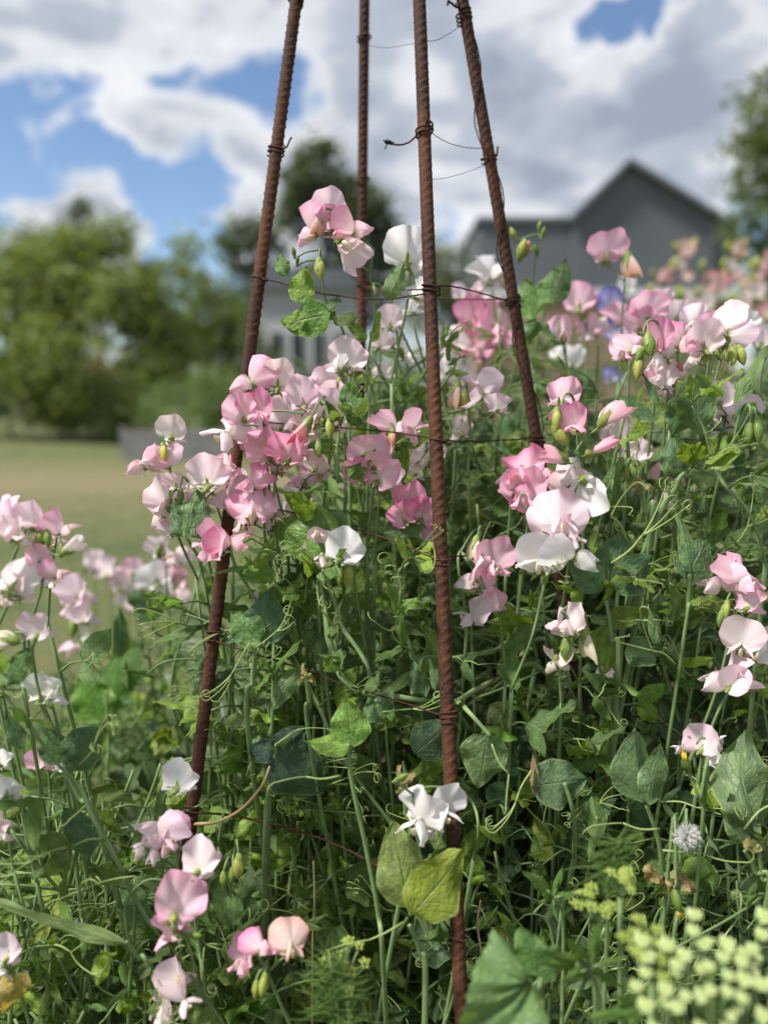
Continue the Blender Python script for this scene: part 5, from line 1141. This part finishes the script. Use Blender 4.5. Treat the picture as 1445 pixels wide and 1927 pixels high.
leafy('upright pair of smooth grey green leaves at the lower right', .605, [(1216, 1515), (1238, 1580), (1246, 1640), (1250, 1720)],
      [(1212, 1512, 1196, 1372, .605, .9, (.085, .145, .065), LEAVES[5]), (1218, 1512, 1240, 1400, .60, .85, (.10, .165, .075), LEAVES[6])], [(1240, 1560, -70, 1.4), (1246, 1600, 100, 1.4)])
leafy('crumpled leaf with a torn brown edge at the lower right', .62, [(1062, 1474), (1078, 1530), (1080, 1600, .66), (1066, 1680, .70)],
      [(1000, 1480, 1118, 1466, .62, .8, (.075, .125, .06), LEAVES[3]), (1010, 1500, 1000, 1420, .622, .8, (.32, .23, .12), NARROW[0])], [(1000, 1450, 200, 1.3)])
leafy('drooping puckered leaf just right of the front leg', .615, [(922, 1385), (880, 1338), (862, 1322, .66), (850, 1330, .72), (845, 1420, .80)],
      [(918, 1380, 902, 1490, .615, .9, (.09, .145, .06), LEAVES[9]), (930, 1390, 960, 1440, .63, .7)], [(925, 1400, 150, 1.2)], rad=(.0016, .0028, .003))
leafy('long wavy grey green leaves at the right edge, lower', .60, [(1400, 1600), (1420, 1640), (1440, 1720)],
      [(1398, 1590, 1372, 1490, .605, .8, (.085, .135, .06), LEAVES[6]), (1410, 1560, 1400, 1385, .60, .7, (.095, .15, .065), LEAVES[8]), (1420, 1570, 1445, 1470, .60, .7, (.085, .14, .06))], [(1400, 1560, 30, 1.5)])
leafy('large ribbed leaf right of the big blush flowers', .655, [(1140, 1130), (1150, 1200), (1160, 1300)],
      [(1145, 1095, 1180, 1000, .66, .8, (.07, .13, .06), LEAVES[9]), (1130, 1110, 1080, 1050, .655, .8, (.075, .14, .06), LEAVES[3]), (1150, 1105, 1240, 1050, .66, .8, (.06, .115, .05), LEAVES[7]), (1180, 1210, 1240, 1250, .66, .8, (.07, .13, .055), LEAVES[9])], [(1150, 1060, 50, 1.6), (1180, 1020, -40, 1.5)])
leafy('pointed narrow leaf standing upright right of the big blush spray', .65, [(1298, 1080), (1294, 1140), (1280, 1240)], [(1298, 1080, 1296, 960, .65, .8, (.09, .16, .06), NARROW[1]), (1290, 1090, 1330, 1010, .65, .8, (.05, .095, .04), LEAVES[9]), (1240, 1210, 1236, 1140, .65, .85, (.10, .17, .07), NARROW[1]), (1232, 1212, 1220, 1150, .65, .85, (.09, .16, .065), NARROW[0])], [(1270, 1250, -60, 1.4)])
leafy('broad dark leaves low at the left, in front of the winged stem', .585, [(120, 1440), (150, 1500), (200, 1600)],
      [(110, 1440, 90, 1370, .585, .8, (.055, .11, .04)), (120, 1440, 190, 1370, .585, .75, (.05, .10, .04), LEAVES[9]), (40, 1410, 10, 1340, .58, .7, (.05, .10, .04)), (170, 1610, 120, 1520, .59, .8, (.05, .10, .05), LEAVES[5])], [(150, 1440, 30, 1.3)])
leafy('bright broad leaves out of focus in the left middle', .92, [(200, 1300), (205, 1400), (210, 1500)],
      [(190, 1360, 150, 1270, .92, .8, (.10, .22, .03), LEAVES[9]), (205, 1340, 215, 1230, .94, .8, (.07, .15, .03), LEAVES[0]), (225, 1300, 260, 1210, .95, .8, (.06, .12, .03), LEAVES[0]), (260, 1170, 300, 1110, 1.0, .8, (.045, .09, .03), LEAVES[9]), (240, 1120, 300, 1140, 1.0, .8, (.04, .085, .03), LEAVES[0]), (225, 1260, 225, 1140, .97, .85, (.05, .11, .03), NARROW[1])])
leafy('large green leaf pair left of the tangled stems, beside the left leg', .65, [(480, 1210), (476, 1280), (470, 1400)],
      [(490, 1210, 428, 1150, .65, .85, (.08, .16, .045), LEAVES[3]), (500, 1215, 500, 1110, .655, .9, (.06, .12, .06), LEAVES[9]), (440, 1270, 340, 1250, .70, .5, (.05, .10, .035))], [(480, 1220, 60, 1.2), (470, 1210, 200, 1.4)])
leafy('curled leaves on the thick looping stem in the centre', .655, [(700, 1300), (690, 1250), (650, 1190), (600, 1130)],
      [(690, 1360, 730, 1280, .65, .7, (.075, .14, .055), LEAVES[4]), (820, 1300, 815, 1240, .65, .8, (.09, .155, .065), NARROW[1]), (800, 1310, 760, 1250, .66, .8, (.075, .135, .06), LEAVES[8]), (780, 1420, 850, 1360, .66, .8, (.055, .10, .05), LEAVES[9]), (560, 1260, 515, 1330, .655, .6, (.11, .175, .075), LEAVES[6]), (800, 1100, 850, 1140, .69, .6, (.06, .11, .045), LEAVES[8])], [(720, 1340, 90, 1.2)])
for lab, x, y, d, lv in (
    ('vine with a withered brown flower right of the closed pink blooms', 1206, 905, .66, [(1192, 915, 1232, 902), (1198, 905, 1215, 925), (1205, 900, 1188, 922)]),
    ('vine with a shrivelled tan calyx above the thick looping stem', 575, 1268, .645, [(575, 1270, 562, 1252), (577, 1270, 600, 1282), (573, 1272, 566, 1290)]),
    ('vine with a curled half dried leaf under the seed clock', 1270, 1650, .60, [(1210, 1640, 1262, 1650), (1262, 1652, 1325, 1662), (1265, 1655, 1268, 1690)]),
    ('vine with a dry yellow leaf edge at the right, below the wavy leaves', 1425, 1590, .60, [(1400, 1596, 1445, 1580)]),
    ('vine with a faded straw pod beside the front leg, low', 756, 1470, .60, [(760, 1475, 738, 1450), (762, 1476, 775, 1450), (760, 1478, 750, 1500)]),
    ('vine with a yellowed leaf near the lower left blade', 122, 1795, .64, [(110, 1815, 140, 1780)])):
    leafy(lab, d, [(x, y), (x + 8, y + 60), (x + 10, y + 140)], [(*q, d, .8, jit((.36, .28, .13) if 'yellow' not in lab else (.30, .28, .09), .2), LEAVES[8]) for q in lv])
# thick pale looping stems
def loop_stem(label, pts, r):
    PLANT_N[0] += 1; random.seed(3000 + PLANT_N[0])
    v3 = [P(*p) for p in pts]; gp = ground_path(v3[-1]); s = Plant('sweet_pea_vine', gp[-1]); tag(s.root, label, 'vine', 'thick bare stems')
    # kinked at the joints: extra points with small offsets
    q = []
    for a, b in zip(v3, v3[1:]):
        q += [a, a.lerp(b, .5) + Vector((random.gauss(0, .0022), random.gauss(0, .0022), random.gauss(0, .0022)))]
    q.append(v3[-1]); n = 9 * len(q); rr = [r * .62 * random.uniform(.82, 1.15) * min(1, .3 + .35 * k) for k in range(len(q))]
    s.tube(q, rr, 12, .55, n=n, wing=.40); s.tube([v3[-1], *gp], [rr[-1], r * .5, r * .45], 10, .7, n=20, wing=.4)
    for k in range(1, len(v3) - 1):
        if random.random() < .6: s.node(v3[k], random.uniform(-2.6, -.5), R(random.uniform(0, 50)), random.uniform(.028, .045), random.uniform(.012, .03), None, .7, .6)
    s.node(v3[0], -1.2, .5, .035, .02, None, 1.0, .5); s.node(v3[0], -2.1, .8, .026, .006, None, .3, .6)
    s.close()
loop_stem('thick pale winged stem looping across the centre, left of the front leg', [(600, 1080, .67), (618, 1200, .66), (640, 1270, .655), (690, 1305, .655), (790, 1318, .66), (850, 1325, .68), (930, 1280, .69), (1000, 1250, .70), (1060, 1300, .72)], .0042)
loop_stem('thick pale stem curving down right of the front leg\'s middle tie', [(780, 1050, .68), (752, 1080, .67), (750, 1180, .665), (780, 1240, .67), (850, 1240, .69), (930, 1225, .70), (990, 1190, .72), (1010, 1240, .74)], .0040)
loop_stem('broad winged stem slanting down through the lower left', [(0, 1290, .56), (60, 1370, .565), (150, 1480, .575), (200, 1580, .585), (250, 1680, .60), (310, 1770, .61), (400, 1850, .63)], .0036)
loop_stem('flat ribbed stem slanting at the right under the tall blush spray', [(1300, 880, .665), (1270, 920, .665), (1230, 990, .67), (1190, 1080, .68), (1170, 1180, .70)], .0042)
loop_stem('flat ribbed stem from the upper right down into the right mass', [(1300, 760, .67), (1340, 860, .67), (1370, 920, .67), (1420, 990, .68), (1440, 1060, .70)], .0042)
loop_stem('two edged stem leaning across the hollow behind the front leg', [(520, 1180, .72), (600, 1330, .71), (660, 1450, .70), (740, 1560, .70), (790, 1680, .71)], .0034)
loop_stem('pale stem rising from the tangle beneath the blush and white bloom', [(640, 800, .67), (632, 900, .67), (610, 1000, .68), (600, 1120, .69), (610, 1240, .70)], .0036)
leafy('long flat straw green blade lying across the lower left corner', .56, [(238, 1772), (260, 1800), (300, 1870)], [(240, 1774, -40, 1700, .558, .75, (.17, .25, .09), BLADE)])
for i, (x, y0, y1) in enumerate(((470, 1480, 1900), (520, 1500, 1900), (575, 1470, 1900), (640, 1480, 1900))):
    loop_stem('straight green stem standing in the dark hollow, ' + ('far left of the front leg', 'second from the left leg', 'third from the left leg', 'below the dark broad leaf', 'beside the pale upright stem', 'nearest left of the front leg', 'nearest right of the front leg', 'second right of the front leg')[i],
              [(x, y0, .74 + .01 * i), (x + rv.uniform(-15, 15), (y0 + y1) / 2, .75 + .01 * i), (x + rv.uniform(-25, 25), y1, .76 + .01 * i)], .0026)

# ================================================================== OTHER PLANTS
# lace flower umbel, out of focus close to the camera
def umbel_mesh():
    """green stalks of one umbellet, fanning out of a point, with small green ovaries"""
    b = MB(); r = np.random.default_rng(2)
    for i in range(20):
        a = i * 2.39996; q = math.sqrt((i + .5) / 20) * .0078; z = .0030 - q * q * 40 + r.normal(0, .0005)
        p = np.array((q * math.cos(a), q * math.sin(a), z)); b.tube([(0, 0, -.0062), p * np.array((.6, .6, 1)) + np.array((0, 0, -.0022)), p], [.0006, .0009, .0021], 5)
    return b.build('umbellet', 'laceflower')
def floret_mesh(mat, n=20, rad=.0078, seed=2):
    """five petalled florets on top of the stalks"""
    b = MB(); r = np.random.default_rng(seed)
    for i in range(n):
        a = i * 2.39996; q = math.sqrt((i + .5) / n) * rad; z = .0030 - q * q * 40 + r.normal(0, .0005) + .0007
        c = np.array((q * math.cos(a), q * math.sin(a), z)); s0 = r.uniform(.0010, .0021) * (.75 + .5 * q / rad); ph = r.uniform(0, 6)
        for k in range(5):
            t0 = ph + k * 1.2566; e = np.array((math.cos(t0), math.sin(t0), .25)); w_ = np.array((-math.sin(t0), math.cos(t0), 0))
            b.add([c, c + (e * .6 + w_ * .42) * s0, c + e * s0, c + (e * .6 - w_ * .42) * s0], [(0, 1, 2, 3)])
    return b.build('florets', mat)
UMB, FLO = umbel_mesh(), floret_mesh('lacewhite')
def umbel_plant(label, cx, cy, d, rpx, count, hub, name='lace_flower', mat_u=UMB, mat_f=FLO, sc0=1.0, tilt=(0, -.55, .83)):
    PLANT_N[0] += 1; random.seed(4000 + PLANT_N[0])
    c = P(cx, cy, d); hubp = P(hub[0], hub[1], d + .01); base = Vector((hubp.x + .02, max(.30, hubp.y + .03), 0))
    s = Plant(name, base); tag(s.root, label, 'flower', 'umbel flowers at the lower right')
    s.tube([hubp, hubp.lerp(base, .4) + Vector((.01, 0, 0)), base], [.0016, .0022, .003], 7, n=14)
    n = Vector(tilt).normalized(); m3 = frame((1, 0, 0), 0, n); u, v = m3.col[1], n.cross(m3.col[1]); rad = rpx * d / F
    for i in range(count):
        a = i * 2.39996 + .5; q = math.sqrt((i + .4) / count) * rad
        dome = n * (-(q / rad) ** 2 * .30 * rad + random.uniform(-.003, .003))
        p = c + u * q * math.cos(a) + v * q * math.sin(a) + dome + Vector((random.gauss(0, .003), random.gauss(0, .003), random.gauss(0, .003)))
        dn = (n + (p - hubp).normalized()).normalized(); k = sc0 * random.uniform(.8, 1.15) * (.75 + .4 * q / rad)
        o = obj('umbellet', mat_u, s.root, mat4=mat4(frame((1, .2, 0), random.uniform(-.2, .2), dn), s.loc(p), k))
        if mat_f: obj('florets', mat_f, o, mat4=Matrix.Identity(4))
        s.tube([hubp, hubp.lerp(p, .6) + n * .002, p - dn * .005 * k], [.0008, .0006, .0006], 4, n=6)
    s.close()
umbel_plant('large greenish white lace flower umbel blurred at the bottom right corner', 1348, 1872, .40, 140, 62, (1350, 2010), sc0=.50)
umbel_plant('half seen lace flower umbel cut by the right edge, above the large one', 1470, 1800, .43, 60, 14, (1470, 1900), sc0=.56)
UMB2 = None
def dill_mesh():
    b = MB()
    for i in range(9):
        a = i * 2.4; q = .0046 * math.sqrt(i / 9); c = np.array((q * math.cos(a), q * math.sin(a), .002 - q * .3)); s = .0017
        oc = [c + np.array(k) * s for k in ((1, 0, 0), (-1, 0, 0), (0, 1, 0), (0, -1, 0), (0, 0, 1), (0, 0, -1))]
        b.add(oc, [(0, 2, 4), (2, 1, 4), (1, 3, 4), (3, 0, 4), (2, 0, 5), (1, 2, 5), (3, 1, 5), (0, 3, 5)])
    return b.build('dill_umbellet', 'dillbloom')
DIL = dill_mesh()
for lab, x, y, d, rp, n, hb in (('yellow green budding umbel left of the large lace flower', 1222, 1778, .43, 46, 16, (1225, 1850)),
                                ('small yellow green umbel above the divided leaves, lower right', 1120, 1692, .50, 34, 12, (1118, 1740)),
                                ('tiny yellow green umbel beside the tall feathery bud, lower right', 1168, 1648, .50, 20, 7, (1166, 1690)),
                                ('yellow green dill bloom over feathery leaves at the bottom centre', 650, 1806, .53, 36, 12, (652, 1850))):
    umbel_plant(lab, x, y, d, rp, n, hb, 'dill_bloom', DIL, None, .85, (0, -.3, .95))
# divided leaves of the lace flower
def divided_leaf(label, hub, d, rays, base_px):
    PLANT_N[0] += 1; random.seed(4100 + PLANT_N[0])
    h = P(hub[0], hub[1], d); low = P(base_px[0], base_px[1], d + .03); base = Vector((low.x, max(.32, low.y), 0))
    s = Plant('lace_flower_leaf', base); tag(s.root, label, 'plant', 'divided leaves at the lower right'); s.tube([h, low, low.lerp(base, .5), base], [.0012, .0018, .0022], 6, n=16)
    for x, y in rays:
        t_ = P(x, y, d - random.uniform(-.01, .02)); s.leaflet(h, t_ - h, (random.uniform(-.3, .3), -.7, .6), (t_ - h).length, jit((.10, .19, .04), .15), random.choice(NARROW))
        s.tube([h, h.lerp(t_, .3)], [.0009, .0007], 4, n=3)
    s.close()
divided_leaf('pale divided leaf with slender leaflets at the lower right', (1112, 1820), .49, [(1020, 1790), (1050, 1850), (1060, 1760), (1130, 1730), (1180, 1800), (1090, 1880), (1170, 1860), (1010, 1810)], (1130, 1990))
divided_leaf('second divided leaf beneath the yellow green umbel', (1230, 1890), .47, [(1160, 1880), (1120, 1920), (1190, 1930), (1280, 1850), (1290, 1910), (1170, 1850)], (1240, 2020))
divided_leaf('slender leaf tuft under the crumpled leaf', (1040, 1690), .56, [(1005, 1640), (1060, 1630), (1090, 1680), (1010, 1700), (1050, 1740)], (1060, 1800))
def feathery(label, x0, y0, x1, y1, d, n, base_px, seed):
    r = np.random.default_rng(seed); low = P(base_px[0], base_px[1], d + .02); base = Vector((low.x, max(.34, low.y), 0))
    s = Plant('dill_plant', base); tag(s.root, label, 'plant'); a, b = P(x0, y0, d), P(x1, y1, d)
    s.tube([b, a, low, base], [.0008, .0013, .002], 6, n=20); m = MB()
    for i in range(n):
        t_ = r.uniform(0, 1); p = np.array(a.lerp(b, t_)) + r.normal(0, .002, 3) - np.array(s.base); an = r.uniform(-2.6, 2.6)
        dirn = np.array((math.sin(an), r.uniform(-.5, .5), math.cos(an) * .8 + .1)); L = r.uniform(.012, .034) * (1.1 - .5 * t_)
        c = np.cross(dirn, (0, -1, 0)) * r.uniform(-.4, .4); m.tube(smooth_path([p, p + dirn * L * .5 + c * L * .3, p + dirn * L + c * L], 5), np.linspace(.00042, .00018, 5), 3, cap=False)
    obj('leaf_threads', m.build('threads', 'feather'), s.root)['kind'] = 'stuff'; s.close()
feathery('feathery thread leaved dill at the bottom centre', 640, 1935, 620, 1800, .52, 240, (650, 2030), 5)
feathery('feathery green dill bud rising at the lower right', 1136, 1690, 1166, 1580, .52, 150, (1140, 1800), 6)
# toothed weed leaf at the bottom edge
def toothed():
    PLANT_N[0] += 1; random.seed(77)
    d = .47; pts = [(985, 1838), (970, 1812), (965, 1790), (928, 1748), (916, 1782), (906, 1800), (893, 1822), (888, 1848), (880, 1868), (878, 1890), (868, 1912), (866, 1934), (880, 1940), (905, 1950), (935, 1956), (960, 1954), (985, 1950), (1030, 1945), (1032, 1926), (1022, 1895), (1010, 1866), (1000, 1848)]
    hub = (996, 1845); low = P(1015, 2010, .50); base = Vector((low.x, max(.34, low.y), 0)); s = Plant('broad_leaf_weed', base); tag(s.root, 'big toothed green weed leaf at the bottom edge right of the front leg', 'plant')
    ring = []
    for i in range(len(pts)):
        a, b = np.array(pts[i], float), np.array(pts[(i + 1) % len(pts)], float)
        nn = np.array((b[1] - a[1], -(b[0] - a[0]))); nn /= np.linalg.norm(nn) + 1e-9
        if np.dot(nn, a - np.array((950, 1870))) < 0: nn = -nn
        for k in range(3): ring.append(a + (b - a) * k / 3 + nn * (4.0 if k == 1 else 0) * (0 if i in (0, len(pts) - 1) else 1))
    ring = np.array(ring); n = len(ring); v = []; lu = []; lv = []; layers = 7
    for l in range(layers):
        f = l / (layers - 1)
        for i, q in enumerate(ring):
            p = np.array(hub) + (q - np.array(hub)) * (.02 + .98 * f); ang = i / n * 6.28
            dep = d + .006 * math.sin(2 * ang) * f + .02 * f * ((p[1] - 1850) / 100) * -.6 + .0018 * math.sin(7 * ang + 5 * f)
            w_ = P(p[0], p[1], dep) - s.base; v.append(w_); lu.append(abs(math.sin(ang * 2.5)) * .85 + .05); lv.append(f * .9)
    f = [(l * n + i, l * n + (i + 1) % n, (l + 1) * n + (i + 1) % n, (l + 1) * n + i) for l in range(layers - 1) for i in range(n)]
    obj('leaf', mesh('weed_leaf', v, f, 'leaf', {'lu': lu, 'lv': lv}), s.root, color=(.105, .215, .048))
    s.leaf_px(1010, 1830, 985, 1752, .50, .8, (.07, .15, .04), LEAVES[3]); s.leaf_px(1000, 1840, 1060, 1790, .50, .8, (.065, .14, .04), LEAVES[7])
    s.tube([P(996, 1845, .472), P(1005, 1900, .482), low, base], [.0016, .002, .003], 7, n=18)
    vein = MB()
    for x, y in ((900, 1925), (925, 1760), (940, 1945), (1020, 1930)):
        a, b = P(hub[0], hub[1], d - .002) - s.base, P(x, y, d - .001) - s.base; vein.tube(smooth_path([a, a.lerp(b, .5) + Vector((0, -.003, 0)), b], 8), np.linspace(.0010, .0003, 8), 4)
    s.close()
toothed()
# weed with a white seed clock and yellow buds
def seed_clock():
    d = .590; c = P(1291, 1574, d); low = P(1276, 1660, d + .02); base = Vector((low.x, low.y + .02, 0)); s = Plant('sow_thistle', base); tag(s.root, 'white fluffy seed clock among leaves at the lower right', 'weed'); random.seed(5)
    s.tube([c, P(1290, 1600, d), low, base], [.0010, .0014, .002], 6, n=16); r = np.random.default_rng(9); m = MB(); cl = np.array(s.loc(c))
    for i in range(480):
        n = r.normal(0, 1, 3); n[0] += .35; n[2] += .15; n /= np.linalg.norm(n); L = r.uniform(.007, .0115); m.tube([cl + n * .002, cl + n * L * .6 + r.normal(0, .0004, 3), cl + n * L + r.normal(0, .0012, 3)], [.00030, .00026, .00018], 3, cap=False)
    obj('seed_fluff', m.build('fluff', 'fluff'), s.root)['kind'] = 'stuff'
    b = MB(); v = []; 
    for i in range(6):
        t_ = i / 5; rr = .0024 * math.sin(math.pi * (.1 + .8 * t_))
        for j in range(8): v.append(cl + np.array((rr * math.cos(j * .785), rr * math.sin(j * .785), -.003 + .006 * t_)))
    b.add(v, [(i * 8 + j, i * 8 + (j + 1) % 8, (i + 1) * 8 + (j + 1) % 8, (i + 1) * 8 + j) for i in range(5) for j in range(8)]); obj('receptacle', b.build('receptacle', 'dry'), s.root)
    s.close()
seed_clock()
def yellow_bud(label, x, y, d, ang, low_px):
    PLANT_N[0] += 1; random.seed(6); low = P(low_px[0], low_px[1], d + .01); base = Vector((low.x, low.y + .03, 0)); s = Plant('sow_thistle', base); tag(s.root, label, 'weed'); a = R(ang); dr = Vector((math.sin(a), -.2, math.cos(a))).normalized(); c = P(x, y, d)
    s.tube([c, P((x + low_px[0]) / 2 + 8, (y + low_px[1]) / 2, d), low, base], [.0012, .0016, .002], 6, n=16)
    b = obj('bud', BUD, s.root, mat4=mat4(frame(dr, 0, (0, -1, 0)), s.loc(c), .78), color=(.17, .25, .05)); m = MB()
    for i in range(12):
        q = i * .52; m.tube([(.0016 * math.cos(q), .016, .0016 * math.sin(q) + .003), (.0022 * math.cos(q), .028 + .002 * math.sin(3 * q), .0022 * math.sin(q) + .004)], [.0009, .0006], 4)
    obj('petals', m.build('petals', 'yellow_petal'), b, mat4=Matrix.Identity(4)); s.close()
yellow_bud('weed bud with yellow tip beside the lilac white sweet pea', 1294, 1452, .62, -22, (1320, 1560))
yellow_bud('closed weed bud with orange tip drooping at the lower right', 1268, 1672, .60, 170, (1256, 1640))
# dry stalk by the left leg, small dry twigs
def dry_stalk(label, pts, r):
    v = [P(*p) for p in pts]; low = v[-1]; root = empty('dry_stalk', (low.x, low.y, low.z)); tag(root, label, 'stalk'); m = MB()
    m.tube(smooth_path([q - low for q in v], 24), np.linspace(r * .7, r, 24), 6); obj('stalk', m.build('stalk', 'dry'), root)
g_ = P(880, 1850, .66)
dry_stalk('curved tan dry stalk running from the left leg up to green leaves', [(508, 1442, .655), (492, 1480, .65), (455, 1522, .652), (410, 1546, .66), (366, 1551, .678)], .0016)
dry_stalk('straight straw coloured twig right of the front leg, near the bottom', [(904, 1694, .62), (898, 1740, .622), (906, 1810, .625), (910, 1990, .63), (912, 2600, .60)], .0012)
dry_stalk('straw coloured twig standing in the hollow under the wire', [(590, 1620, .68), (592, 1700, .68), (588, 1800, .69), (585, 2400, .66)], .0011)
